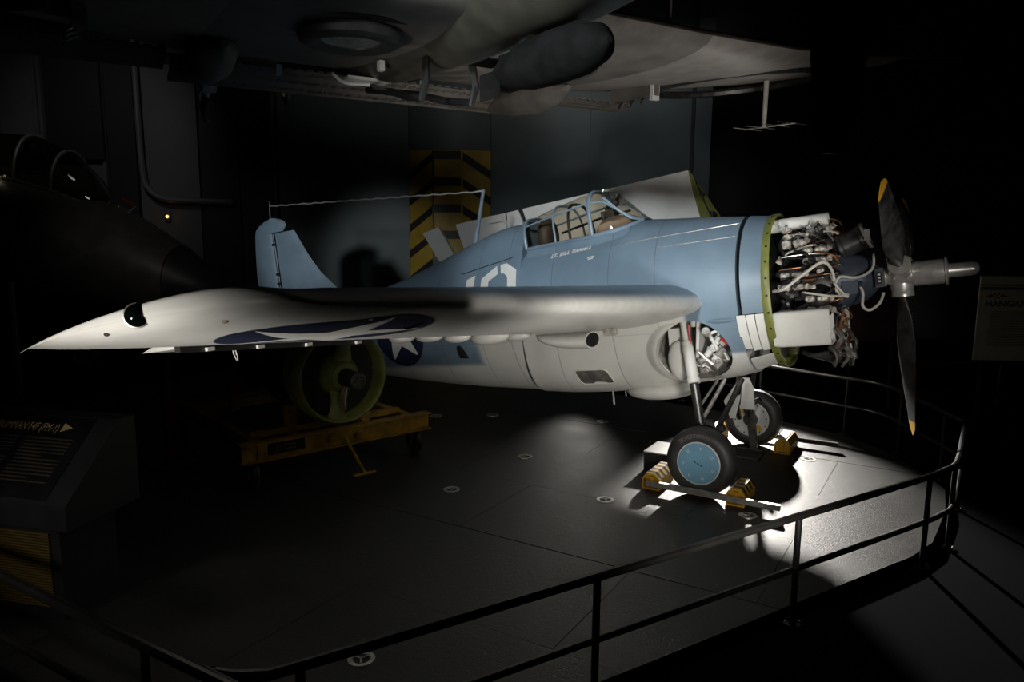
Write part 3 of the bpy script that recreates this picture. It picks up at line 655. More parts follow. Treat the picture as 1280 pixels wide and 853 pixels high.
# black accessory on top with clamp, ribbed magneto
mb = MB(); mb.lathe((-0.50, -0.10, 0.30), (0.93, 0, 0.36), [(0, 0.10), (0.02, 0.118), (0.05, 0.118), (0.06, 0.11), (0.20, 0.11), (0.21, 0.118), (0.24, 0.118), (0.26, 0.09)], 22)
for k in range(6): mb.cyl((-0.49 + 0.04 * k, -0.1 + 0.03 * (k % 2), 0.40 + 0.012 * k), (-0.49 + 0.04 * k, -0.1, 0.44 + 0.012 * k), 0.012, n=6)
part('generator', mb, M['darksteel'], eng)
mb = MB(); mb.torus((-0.255, -0.10, 0.395), (0.93, 0, 0.36), 0.118, 0.010, 28, 6, 0.016); mb.box((-0.235, -0.22, 0.40), (0.05, 0.02, 0.10)); part('clamp', mb, M['hose'], eng)
mb = MB(); mb.box((-0.40, -0.255, -0.06), (0.13, 0.07, 0.12)); mb.cyl((-0.33, -0.25, -0.04), (-0.29, -0.29, -0.04), 0.035, 0.02); part('magneto', mb, M['gearcase'], eng)
mb = MB(); mb.box((-0.165, -0.17, 0.0), (0.07, 0.05, 0.17)); mb.box((-0.165, -0.20, 0.0), (0.055, 0.012, 0.14)); part('governor', mb, M['gearcase'], eng)
mb = MB(); mb.box((-0.165, -0.2075, 0.0), (0.042, 0.003, 0.11)); part('data_plate', mb, M['black'], eng)
mb = MB()
for dz in (-0.03, 0.0, 0.03): mb.box((-0.165, -0.2095, dz), (0.022, 0.002, 0.016))
part('data_marks', mb, M['white'], eng)
# induction trunk on top, oil cooler duct on the starboard cheek
mb = MB(); mb.lathe((-1.12, -0.05, 0.585), (1, 0, 0.02), [(0, 0.06), (0.05, 0.066), (0.50, 0.058), (0.53, 0.062), (0.55, 0.062), (0.55, 0.05), (0.45, 0.048)], 18); part('intake_trunk', mb, M['white'], ac)
mb = MB()
rs = []
for x, k in ((-1.04, 0.94), (-1.0, 0.98), (-0.96, 1.0), (-0.57, 1.0), (-0.545, 0.985), (-0.545, 0.90), (-0.9, 0.88)):
    ring = []
    for cy, cz, a0 in ((1, 1, 0), (-1, 1, 90), (-1, -1, 180), (1, -1, 270)):
        for q in range(4): a = radians(a0 + 30 * q); ring.append((x, -0.50 + (cy * 0.10 + 0.03 * cos(a)) * k, -0.375 + (cz * 0.135 + 0.03 * sin(a)) * k))
    rs.append(ring)
mb.rings(rs); part('oil_cooler_duct', mb, M['white'], ac, 'pale grey square duct beside the engine')
rs = [[(p[0], -p[1], p[2]) for p in r] for r in rs]; part('oil_cooler_duct', MB().rings(rs), M['white'], ac)

# ---------------------------------------------------------------- propeller
prop = part('propeller', MB().lathe((-0.19, 0, 0), (1, 0, 0), [(0, 0.09), (0.06, 0.095), (0.07, 0.075), (0.10, 0.085), (0.13, 0.115), (0.19, 0.125), (0.25, 0.115), (0.28, 0.10), (0.285, 0.108)], 32), M['hubsilver'], ac)
mb = MB(); mb.lathe((0.09, 0, 0), (1, 0, 0), [(0, 0.10), (0.02, 0.112), (0.255, 0.112), (0.26, 0.128), (0.275, 0.128), (0.28, 0.112), (0.285, 0.066), (0.30, 0.062), (0.46, 0.062), (0.49, 0.056), (0.515, 0.036), (0.522, 0.01)], 36); part('pitch_dome', mb, M['hubsilver'], prop)
M['blade'] = mat('worn_black_blade', (0.055, 0.053, 0.052), 0.42, 0.3, var=0.75, scale=5, bump=0.03)
def blade_mesh():
    mb = MB(); rs = []; N = 40
    for i in range(N + 1):
        r = 0.20 + 1.285 * i / N; t = (r - 0.2) / 1.285
        ch = 0.06 + (0.245 - 0.06) * min(1, max(0, (r - 0.20) / 0.42)) ** 0.8 if r < 0.75 else 0.245 * (1 - 0.30 * ((r - 0.75) / 0.73) ** 2)
        if r > 1.36: ch *= sqrt(max(0.0, 1 - ((r - 1.36) / 0.126) ** 2)) * 0.98 + 0.02
        th = 0.058 * (1 - t) ** 1.5 + 0.008; th = min(th, ch) if r > 0.3 else 0.06
        if r > 1.4: th *= 0.6
        tw = radians(54 - 38 * t); ring = []
        for k in range(20):
            a = 2 * pi * k / 20; u = ch * 0.5 * cos(a); v = th * 0.5 * sin(a) * (1.0 - 0.35 * cos(a) if r > 0.3 else 1)
            ring.append((u * sin(tw) + v * cos(tw), u * cos(tw) - v * sin(tw), r))
        rs.append(ring)
    o = len(rs)
    mb.rings(rs, caps=True)
    for fi, f in enumerate(mb.f):
        if min(mb.v[i][2] for i in f) > 1.355: mb.mi[fi] = 1
    return mb.mesh('blade', [M['blade'], M['tipyellow']], 50)
BL = blade_mesh()
COLLAR = MB().lathe((0, 0, 0.06), (0, 0, 1), [(0, 0.10), (0.05, 0.098), (0.09, 0.09), (0.10, 0.096), (0.135, 0.096), (0.14, 0.07)], 24).mesh('blade_collar', [M['hubsilver']])
PH = radians(58.75)
for k, th in enumerate((PH, PH - 2 * pi / 3, PH + 2 * pi / 3)):
    Rm = Matrix.Rotation(th, 4, 'X')
    for me in (BL, COLLAR):
        o = bpy.data.objects.new(me.name, me); COL.objects.link(o); o.parent = prop; o.matrix_local = Rm
    mb = MB()
    for j in range(9): r = 0.32 + 0.034 * j; tw = radians(54 - 38 * (r - .2) / 1.285); u = -0.085 if j < 9 else 0; mb.ball((u * sin(tw) - 0.012, u * cos(tw) - 0.022, r), 0.005, 6, 4)
    for j in range(9): r = 0.32 + 0.034 * j; tw = radians(54 - 38 * (r - .2) / 1.285); u = 0.085; mb.ball((u * sin(tw) + 0.002, u * cos(tw) - 0.022, r), 0.005, 6, 4)
    o = part('cuff_rivets', mb, M['steel'], prop); o.matrix_local = Rm
mb = MB()                                     # yellow decal running up one blade cuff
for j, L in enumerate((0.02, 0.014, 0.02, 0.018, 0, 0.02, 0.016, 0.018, 0.02, 0.012)):
    r = 0.36 + 0.020 * j; tw = radians(54 - 38 * (r - .2) / 1.285); u = 0.055
    if L: mb.box((u * sin(tw) - 0.006 * 0, u * cos(tw) - 0.026, r), (0.018, L * 0.6, 0.013), Matrix.Rotation(0.3, 3, 'Z'))
o = part('blade_decal', mb, M['tipyellow'], prop); o.matrix_local = Matrix.Rotation(PH + 2 * pi / 3, 4, 'X')

# ---------------------------------------------------------------- wings
def foil(s, t):                               # camber + thickness at chord fraction s, thickness ratio t
    yt = 5 * t * (0.2969 * sqrt(max(s, 0)) - 0.1260 * s - 0.3516 * s * s + 0.2843 * s**3 - 0.1036 * s**4)
    yc = 0.0175 * (1 - ((0.17 - s) / 0.17) ** 2) if s < 0.17 else 0.0175 * (1 - ((s - 0.17) / 0.83) ** 1.6)
    return yc, yt
def plan(Y):                                  # leading/trailing edge x and thickness ratio at |y|
    Y = abs(Y); le = XLE - 0.018 * (Y - 0.73); te = -4.28 + (Y - 0.73) * 0.135; k = 1.0
    if Y > 5.2:
        v = min(1, (Y - 5.2) / 0.587); le -= 1.88 * (0.05 * v ** 1.5 + 0.95 * v ** 12); k = max(0.06, (1 - v ** 12) ** 0.5 * (1 - 0.25 * v))
    return le, te, (0.155 - 0.011 * (Y - 0.73)) * k
INC = 0.044
def wpt(Y, s, up, off=0.0):                   # point on the wing skin; Y = |y|
    le, te, t = plan(Y); c = le - te; yc, yt = foil(s, t); z = WZ0 + DIH * (Y - 0.73) - INC * (XLE - (le - c * s)) + (0.10 * max(0, (Y - 5.1) / 0.687) ** 3 * (1 - max(0, (Y - 5.1) / 0.687) ** 40) * (1 - 0.75 * s))
    return (le - c * s, -Y, z + c * (yc + (yt if up else -yt)) + (off if up else -off))
def wsec(Y, smax=1.0, n=26):
    ss = [smax * 0.5 * (1 - cos(pi * i / n)) for i in range(n + 1)]
    if smax < 1: ss = [smax * (1 - cos(pi / 2 * i / n)) for i in range(n + 1)]
    return [wpt(Y, s, True) for s in reversed(ss)] + [wpt(Y, s, False) for s in ss[1:]]
def lowz(x, Y):
    le, te, t = plan(Y); s = min(1, max(0, (le - x) / (le - te))); return wpt(Y, s, False)[2]
mb = MB()
mb.rings([wsec(Y) for Y in np.linspace(0.45, 3.3, 14)])
mb.rings([wsec(Y, 0.80) for Y in np.linspace(3.3, 5.1, 10)])
mb.rings([wsec(Y) for Y in [5.1, 5.2, 5.27, 5.34, 5.4, 5.45, 5.5, 5.54, 5.58, 5.61, 5.64, 5.665, 5.69, 5.71, 5.727, 5.742, 5.754, 5.764, 5.77, 5.775, 5.779, 5.782, 5.7845, 5.786, 5.787]])
wing = part('starboard_wing', mb, M['wing'], ac, 'extended wing with star on its pale underside', 40)
# aileron, drooped a little, with hinge brackets and a strip painted as slot shade
def ail(Y0, Y1, droop):
    mb = MB(); rs = []
    for Y in np.linspace(Y0, Y1, 10):
        hx, _, hz = wpt(Y, 0.815, True); hx2, _, hz2 = wpt(Y, 0.815, False); h = Vector((hx, -Y, (hz + hz2) / 2)); pts = []
        ss = [0.815 + 0.185 * i / 6 for i in range(7)]
        for s in reversed(ss): pts.append(Vector(wpt(Y, s, True)))
        for s in ss: pts.append(Vector(wpt(Y, s, False)))
        R = Matrix.Rotation(-radians(droop), 3, 'Y'); rs.append([h + R @ (p - h) + Vector((-0.012, 0, -0.012)) for p in pts])
    mb.rings(rs); return mb
ai = part('aileron', ail(3.32, 5.08, 4.0), M['wing'], ac)
mb = MB()
rs = []
for Y in np.linspace(3.30, 5.10, 10): a = Vector(wpt(Y, 0.80, False)); rs.append([a + Vector((0, 0, 0.02)), a + Vector((0.0, 0, -0.036)), a + Vector((-0.05, 0, -0.036)), a + Vector((-0.05, 0, 0.02))])
mb.rings(rs); part('gap_shade', mb, M['matblack'], wing)  # solid black strip standing in for the shade in the aileron slot
for Y in (3.5, 4.05, 4.5, 4.9):
    a = Vector(wpt(Y, 0.80, False)); mb = MB(); mb.box(a + Vector((0.01, 0, -0.022)), (0.03, 0.05, 0.022)); part('hinge_bracket', mb, M['white'], wing)
# insignia on the underside
ic = (-2.32, 4.90)
dfn = lambda e: (lambda u, v: (ic[0] + u, -(ic[1] + v), lowz(ic[0] + u, ic[1] + v) - e))
part('insignia_disc', polar(lambda a: 0.56, dfn(0.003), 72, 12), M['navy'], wing)
part('insignia_star', polar(starR(0.55, radians(8)), dfn(0.006), 90, 12), M['white'], wing)
# tip lamp, fuel/ejection blisters, scoop
ax = Vector((0.76, -0.64, 0.02)).normalized(); a = Vector((-2.645, -5.722, 0.366)) + ax * 0.032
mb = MB(); mb.ball(a, 0.054, 20, 12); lamp = part('wing_lamp', mb, M['lens'], wing, 'dark round lens near the wing tip')
mb = MB(); mb.torus(a + ax * 0.006, ax, 0.053, 0.006, 28, 8); part('lamp_rim', mb, M['alu'], lamp)
mb = MB(); mb.ball(a - ax * 0.03 + Vector((0.070, 0.030, 0.004)), (0.075, 0.036, 0.030), 14, 8); part('lamp_recess', mb, M['matblack'], lamp)
for Y, s, m in ((5.1, 0.05, 'tan'), (5.62, 0.2, 'tan'), (5.72, 0.5, 'matblack')):
    a = Vector(wpt(Y, s, False)); mb = MB(); mb.ball(a, (0.018, 0.012, 0.012), 8, 6); part('drain_plug', mb, M[m], wing)
a = Vector(wpt(4.72, 0.12, False)); mb = MB(); mb.tube([a + Vector(q) for q in ((0, 0.0, -0.002), (0.0, 0.02, -0.03), (0.02, 0.10, -0.02), (0.03, 0.2, -0.004))], 0.006, 6, 3); part('tie_down_hook', mb, M['matblack'], wing)
a = Vector(wpt(4.6, 0.86, False)); mb = MB(); mb.torus(a + Vector((0, 0, -0.06)), (0.5, 1, 0.2), 0.045, 0.005, 20, 6); part('tie_down_ring', mb, M['hose'], wing)
for Y, s, sx, sy, sz in ((1.35, 0.80, 0.24, 0.11, 0.085), (1.75, 0.86, 0.16, 0.09, 0.06), (2.05, 0.92, 0.16, 0.08, 0.05), (0.98, 0.74, 0.17, 0.1, 0.06), (2.45, 0.94, 0.14, 0.09, 0.05)):
    a = Vector(wpt(Y, s, False)); mb = MB(); mb.ball(a + Vector((0, 0, -sz * 0.3)), (sx, sy, sz), 18, 10); part('underwing_blister', mb, M['grey'], wing)
mb = MB(); rs = []
for t in np.linspace(0, 1, 14):
    x = -2.60 - 0.62 * t; k = (1 - t ** 2.2) ** 0.5 if t < 1 else 0.02; zl = lowz(x, 1.2) + 0.02
    rs.append([(x, -1.2 + 0.17 * max(k, .05) * cos(q), zl - 0.03 - 0.13 * max(k, .05) * (1 + sin(q)) * 0.62) for q in np.linspace(0, 2 * pi, 22)[:-1]])
mb.rings(rs); sc = part('oil_cooler_scoop', mb, M['grey'], wing)
mb = MB(); r0 = rs[0]; c = Vector((sum(p[0] for p in r0) / len(r0), sum(p[1] for p in r0) / len(r0), sum(p[2] for p in r0) / len(r0)))
mb.rings([[c + (Vector(p) - c) * k + Vector((0.004, 0, 0)) for p in r0] for k in (0.86, 0.84)]); part('scoop_mouth', mb, M['matblack'], sc)
mb = MB(); a = Vector(wpt(1.2, 0.30, False)); mb.box(a + Vector((0.02, 0, -0.035)), (0.14, 0.02, 0.07)); part('torn_fabric_strip', mb, M['grime'], wing)

# port wing: fixed stub, then the panel folded back beside the fuselage, leading edge down
mb = MB(); mb.rings([[(p[0], -p[1], p[2]) for p in wsec(Y)] for Y in (0.45, 0.9, 1.35, 1.75)]); part('port_wing_stub', mb, M['wing'], ac)
FO = Vector((-2.46, 1.5, 1.47)); FS = Vector((-1, 0.02, -0.045)).normalized(); FC = Vector((0.30, 0.0, -0.95)).normalized(); FN = FS.cross(FC).normalized()
if FN.y < 0: FN = -FN
def fpt(t, s, up):                            # t metres from the fold, s from trailing edge (0) to leading edge (1)
    Y = 1.9 + t; le, te, tt = plan(Y); c = le - te; yc, yt = foil(1 - s, tt); lag = 0.0
    return FO + FS * t + FC * (c * s + max(0, -lag) * 0.35) + FN * (c * (yc + (yt if up else -yt)))
def fsec(t, s0=0.0, s1=1.0, n=22):
    ss = [s0 + (s1 - s0) * i / n for i in range(n + 1)]
    return [fpt(t, s, True) for s in ss] + [fpt(t, s, False) for s in reversed(ss[:-1])]
mb = MB(); mb.rings([fsec(t, 0.0) for t in np.linspace(0, 2.35, 8)]); mb.rings([fsec(t, 0.0) for t in np.linspace(2.42, 3.55, 8)])
mb.rings([fsec(t, 0.24) for t in (2.33, 2.44)])
pw = part('folded_port_wing', mb, M['grey'], ac, 'folded wing panel with pale underside behind the canopy', 40)
def skew(p): v = (Vector(p) - FO).dot(FN); return Vector(p) - FS * (0.95 * max(0, v + 0.10))
mb = MB(); mb.rings([fsec(0), [skew(p) for p in fsec(0)]]); part('fold_end', mb, M['grey'], pw)
mb = MB(); mb.rings([[skew(p) - FS * 0.003 for p in fsec(0)], [skew(p) - FS * 0.014 for p in fsec(0)]]); rib = part('fold_rib', mb, M['green'], pw, 'green rib at the fold')
mb = MB(); q = [skew(FO + FC * d + FN * 0.02) - FS * 0.02 for d in (0.04, 0.2, 0.32, 0.34, 0.5, 0.62)]; mb.tube(q, 0.010, 6); mb.cyl(q[3] + FN * -0.02, q[3] + FN * 0.05, 0.03, n=8); mb.cyl(q[5], q[5] + FN * 0.05 - FS * .03, 0.05, n=10); part('rib_fitting', mb, M['darksteel'], rib)
mb = MB(); mb.cyl(q[5] + FN * 0.02, q[5] + FN * 0.05 - FS * 0.04, 0.035, n=12); part('rib_boss', mb, M['green'], rib)
# drooped tip piece behind the spine
tb = FO + FS * 3.66
mb = MB(); p0 = tb + FS * 0.52 + Vector((0, 0, -0.02)); p1 = tb + FS * 0.16 + Vector((0.0, 0, -0.68)); ax = Vector((1, 0, 0.0)) * 0.32
mb.rings([[p0 + Vector((0, -0.03, 0)), p0 + ax + Vector((0, -0.03, .05)), p1 + ax + Vector((0, -0.03, 0)), p1 + Vector((0, -0.03, 0))], [p0 + Vector((0, 0.02, 0)), p0 + ax + Vector((0, 0.02, .05)), p1 + ax + Vector((0, 0.02, 0)), p1 + Vector((0, 0.02, 0))]])
part('wing_tip', mb, M['grey'], pw)
mb = MB(); w0 = FO + FS * 2.75 - FN * 0.07
mb.box(w0 + Vector((0, 0, -0.06)), (0.30, 0.02, 0.10)); part('trim_tab', mb, M['grey'], pw)
mb = MB(); mb.tube([w0 + Vector((0.1, -0.01, -0.05)), w0 + Vector((0.17, -0.02, -0.25))], 0.008, 6); part('tab_rod', mb, M['grey'], pw)

# ---------------------------------------------------------------- tail
def slab(le, te, z, th, n=10):
    c = le - te; up = []; dn = []
    for i in range(n + 1): s = i / n; _, yt = foil(s, th / max(c, .05)); up.append((le - c * s, -c * yt, z)); dn.append((le - c * s, c * yt, z))
    return up + dn[::-1][1:-1]
FIN = [(0.28, -6.65, 0.10), (0.45, -6.92, 0.10), (0.60, -7.10, 0.10), (0.81, -7.33, 0.10), (1.08, -7.53, 0.095), (1.30, -7.66, 0.09), (1.46, -7.75, 0.08)]
mb = MB(); mb.rings([slab(le, -8.165, z, th) for z, le, th in FIN]); fin = part('vertical_fin', mb, M['blue'], ac)
RUD = [(0.1, -8.19, -8.62), (0.5, -8.19, -8.68), (0.89, -8.19, -8.675), (1.2, -8.19, -8.64), (1.46, -8.19, -8.60), (1.475, -7.99, -8.595), (1.55, -7.90, -8.57), (1.61, -7.93, -8.48), (1.66, -8.02, -8.36), (1.685, -8.12, -8.24)]
M['tailblue'] = mat('faded_tail_blue', (0.26, 0.36, 0.45), 0.5, var=0.08, scale=4)
fin.data.materials[0] = M['tailblue']
mb = MB(); mb.rings([slab(a, b, z, 0.085) for z, a, b in RUD]); rud = part('rudder', mb, M['tailblue'], ac)
for z in (1.30, 0.86, 0.72):
    mb = MB(); mb.box((-8.18, -0.03, z), (0.06, 0.03, 0.035)); part('hinge', mb, M['matblack'], rud)
mb = MB(); mb.box((-8.16, -0.052, 1.0), (0.012, 0.004, 0.94)); part('hinge_gap', mb, M['matblack'], fin)
for sg in (1, -1):
    mb = MB(); mb.rings([[(p[0], sg * yy, 0.34 + p[1]) for p in slab(le, te, 0, 0.1)] for yy, le, te in ((0.03, -7.05, -8.05), (0.9, -7.22, -8.02), (1.6, -7.40, -7.98), (1.95, -7.6, -7.9))]); part('tailplane', mb, M['blue'], ac)
    mb = MB(); mb.rings([[(p[0], sg * yy, 0.34 + p[1]) for p in slab(le, te, 0, 0.06)] for yy, le, te in ((0.12, -8.07, -8.5), (1.0, -8.04, -8.42), (1.7, -8.0, -8.25))]); part('elevator', mb, M['blue'], ac)
mb = MB(); mb.cyl((-8.22, 0, 1.66), (-8.19, 0, 1.92), 0.012, 0.008, 8); mb.ball((-8.19, 0, 1.93), 0.016, 8, 6); part('antenna_post', mb, M['steel'], ac)
mb = MB(); mb.cyl((-4.63, 0, 0.86), (-4.44, 0, 1.44), 0.030, 0.020, 10); mb.cyl((-4.44, 0, 1.44), (-4.42, 0, 1.50), 0.022, 0.018, 10); mast = part('antenna_mast', mb, M['blue'], ac)
mb = MB(); rs = []
A = Vector((-8.19, 0, 1.87)); B = Vector((-4.43, 0, 1.48)); n = 60
mb.tube([A.lerp(B, i / n) + Vector((0, 0.006 * sin(i * 1.7), 0.006 * cos(i * 1.7))) for i in range(n + 1)], 0.011, 6); part('antenna_wire', mb, M['wire'], ac)
# tailwheel under the tail
tw = w2b((0, 0, 0)); 
mb = MB(); pz = -HUB.z; axl = w2b((HUB.x - 7.35, 0, 0.13)); mb.cyl((-7.1, 0, -0.5), axl + Vector((0, 0.05, 0)), 0.03, n=10); mb.cyl((-7.45, 0, -0.45), axl + Vector((0, -0.05, 0)), 0.025, n=10); tl = part('tail_strut', mb, M['grey'], ac)
mb = MB(); mb.torus(axl, (0, 1, 0), 0.085, 0.045, 24, 10); mb.cyl(axl + Vector((0, -0.06, 0)), axl + Vector((0, 0.06, 0)), 0.06); part('tail_wheel', mb, M['rubber'], tl)

# ---------------------------------------------------------------- canopy
CAN = [(-3.745, 0.37, 0.69, 1.035), (-3.36, 0.385, 0.705, 1.135), (-2.98, 0.39, 0.722, 1.215), (-2.92, 0.39, 0.728, 1.222)]
WSC = [(-2.91, 0.395, 0.73, 1.225), (-2.75, 0.385, 0.745, 1.205), (-2.60, 0.35, 0.765, 1.06), (-2.47, 0.27, 0.80, 0.92), (-2.38, 0.12, 0.835, 0.85)]
def arch(x, w, zs, zt, n=18):
    lean = 0.05 if x < -2.8 else 0.05 * max(0, (-2.4 - x) / 0.4)
    return [(x + lean * (1 - sin(a)), -w * math.copysign(abs(cos(a)) ** 0.62, cos(a)), zs + (zt - zs) * sin(a) ** 0.72) for a in np.linspace(0, pi, n + 1)]
mb = MB(); mb.rings([arch(*q) for q in CAN], closed=False, caps=False); can = part('sliding_canopy', mb, M['glass'], ac, 'framed sliding cockpit canopy', 60)
mb = MB(); mb.rings([arch(*q) for q in WSC], closed=False, caps=False); ws = part('windscreen', mb, M['glass'], ac, None, 60)
for sg in (-1, 1):
    mb = MB(); rs = []
    for q in CAN + WSC[:4]:
        x, w, zs, zt = q; x += 0.05 if x < -2.8 else 0.05 * max(0, (-2.4 - x) / 0.4); rs.append([(x, sg * w, zs), (x, sg * (fus_y(x, zs - 0.10) + 0.003), zs - 0.10), (x, sg * (fus_y(x, zs - 0.10) - 0.02), zs - 0.10), (x, sg * (w - 0.02), zs - 0.004)])
    mb.rings(rs); part('canopy_sill_panel', mb, M['fus'], fus, None, 25)
def bow(q, r, parent, m=M['blue'], nm='frame_bow'): part(nm, MB().tube(arch(*q), r, 8), m, parent)
bow(CAN[0], 0.022, can); bow(CAN[1], 0.013, can); bow(CAN[3], 0.020, can); bow(WSC[0], 0.020, ws)
for q in (CAN, WSC):
    for j in (0, 18): part('sill_rail', MB().tube([arch(*a)[j] for a in q], 0.022, 8), M['blue'], can if q is CAN else ws)
    for j in (4, 14): part('frame_rail', MB().tube([arch(*a)[j] for a in q], 0.012, 8), M['blue'], can if q is CAN else ws)
part('frame_post', MB().tube([arch(*a)[j] for a, j in zip(WSC[1:], (5, 4, 3, 2))], 0.016, 8), M['blue'], ws)
part('frame_post', MB().tube([arch(*a)[j] for a, j in zip(WSC[1:], (13, 14, 15, 16))], 0.016, 8), M['blue'], ws)
part('sill_rail', MB().tube([arch(*WSC[-1])[i] for i in range(19)], 0.014, 8), M['blue'], ws)
part('inner_bow', MB().tube(arch(-3.2, 0.33, 0.6, 1.13), 0.016, 8), M['matblack'], can)
part('inner_rail', MB().tube([(-3.6, 0.34, 0.86), (-3.0, 0.35, 0.98), (-2.7, 0.34, 1.0)], 0.014, 8), M['matblack'], can)
mb = MB(); mb.cyl((-2.86, 0, 1.222), (-2.86, 0, 1.25), 0.012, n=8); part('mirror_stub', mb, M['steel'], ws)
# cockpit contents
ck = part('seat', MB().box((-3.58, 0, 0.45), (0.10, 0.42, 0.55)).box((-3.42, 0, 0.22), (0.36, 0.42, 0.08)), M['brown'], ac)
mb = MB(); mb.ball((-3.60, 0, 0.83), (0.11, 0.17, 0.21), 16, 10); part('headrest', mb, M['brown'], ac, 'dark brown padded headrest')
mb = MB(); rs = []
for x, w, h in ((-2.88, 0.30, 0.80), (-2.82, 0.33, 0.90), (-2.70, 0.31, 0.93), (-2.56, 0.26, 0.92), (-2.44, 0.15, 0.86)): rs.append([(x, -w, 0.70), (x, -w * 0.9, h - 0.06), (x, -w * 0.5, h), (x, w * 0.5, h), (x, w * 0.9, h - 0.06), (x, w, 0.70)])
mb.rings(rs); part('instrument_coaming', mb, M['tan'], ac, 'tan instrument coaming')
mb = MB(); mb.box((-2.78, -0.02, 0.97), (0.10, 0.09, 0.12)); mb.cyl((-2.82, -0.02, 1.0), (-2.70, -0.02, 1.10), 0.045, n=12); mb.box((-2.70, -0.02, 1.12), (0.02, 0.09, 0.10), Matrix.Rotation(0.6, 3, 'Y')); mb.cyl((-2.86, -0.05, 0.90), (-2.86, -0.05, 1.0), 0.03, n=10); part('gun_sight', mb, M['matblack'], ac)
mb = MB(); mb.tube([(-2.84, -0.05, 1.19), (-2.82, -0.04, 1.12), (-2.80, -0.03, 1.04)], 0.022, 8); part('sight_arm', mb, M['matblack'], ac)

# ---------------------------------------------------------------- landing gear
WR_ = 0.33
def wheel(y, sgn, outer):
    c = w2b((0, y, WR_)); mb = MB()
    prof = [(-0.098, 0.195), (-0.108, 0.225), (-0.104, 0.27), (-0.082, 0.305), (-0.05, 0.324), (0, 0.33), (0.05, 0.324), (0.082, 0.305), (0.104, 0.27), (0.108, 0.225), (0.098, 0.195)]
    mb.lathe(c, (0, 1, 0), prof, 56); t = part('tyre', mb, M['rubber'], ac, 'black tyre with ' + ('blue hub cover' if outer else 'white pierced hub'))
    mb = MB(); s = -1
    if outer:
        o = c + Vector((0, s * 0.10, 0)); mb.lathe(o, (0, s, 0), [(-0.02, 0.205), (0.006, 0.205), (0.010, 0.197), (0.004, 0.19)], 48); part('hub_rim', mb, M['hubwhite'], t)
        mb = MB(); mb.lathe(o, (0, s, 0), [(-0.01, 0.193), (0.008, 0.193), (0.016, 0.1), (0.018, 0.001)], 48); d = part('hub_cover', mb, M['disc'], t)
        for k in range(7):
            a = 2 * pi * k / 7 + 0.4; p = o + Vector((0.145 * cos(a), s * 0.012, 0.145 * sin(a))); mb = MB(); mb.torus(p, (0, s, 0), 0.010, 0.003, 14, 6); part('fastener', mb, M['hubwhite'], t)
        mb = MB()
        for k in range(3): mb.box(o + Vector((0.028 * (k - 1), s * 0.0185, -0.018 * (k - 1))), (0.022, 0.003, 0.010), Matrix.Rotation(0.57, 3, 'Y'))
        part('hub_mark', mb, M['matblack'], t)
        # raised sidewall lettering
        V, F = textmesh('SILVERTOWN', 0.050, 0, 0.002); w = max(v[0] for v in V); mb = MB(); out = []
        for v in V:
            a = radians(128) - v[0] / 0.262; r = 0.243 + v[1]; out.append(c + Vector((r * cos(a), s * 0.1085, r * sin(a))))
        mb.add(out, F); part('sidewall_lettering', mb, M['rubmark'], t)
    else:
        o = c + Vector((0, s * 0.085, 0)); mb.lathe(o, (0, s, 0), [(0, 0.205), (0.02, 0.205), (0.028, 0.19), (0.02, 0.17), (0.022, 0.09), (0.03, 0.085), (0.03, 0.001)], 48); part('hub', mb, M['hubwhite'], t)
        mb = MB(); mb.lathe(o, (0, s, 0), [(0.02, 0.085), (0.05, 0.08), (0.055, 0.03)], 24); part('brake_drum', mb, M['darksteel'], t)
        for k in range(12):
            a = 2 * pi * k / 12; p = o + Vector((0.175 * cos(a), s * 0.021, 0.175 * sin(a))); mb = MB(); mb.cyl(p, p + Vector((0, s * 0.006, 0)), 0.008, n=8); part('hub_hole', mb, M['matblack'], t)
        for a in (2.3, 5.4):
            p = o + Vector((0.135 * cos(a), s * 0.024, 0.135 * sin(a))); mb = MB(); mb.box(p, (0.07, 0.004, 0.05), Matrix.Rotation(-a, 3, 'Y')); part('hub_decal', mb, M['yellow'], t)
    return c
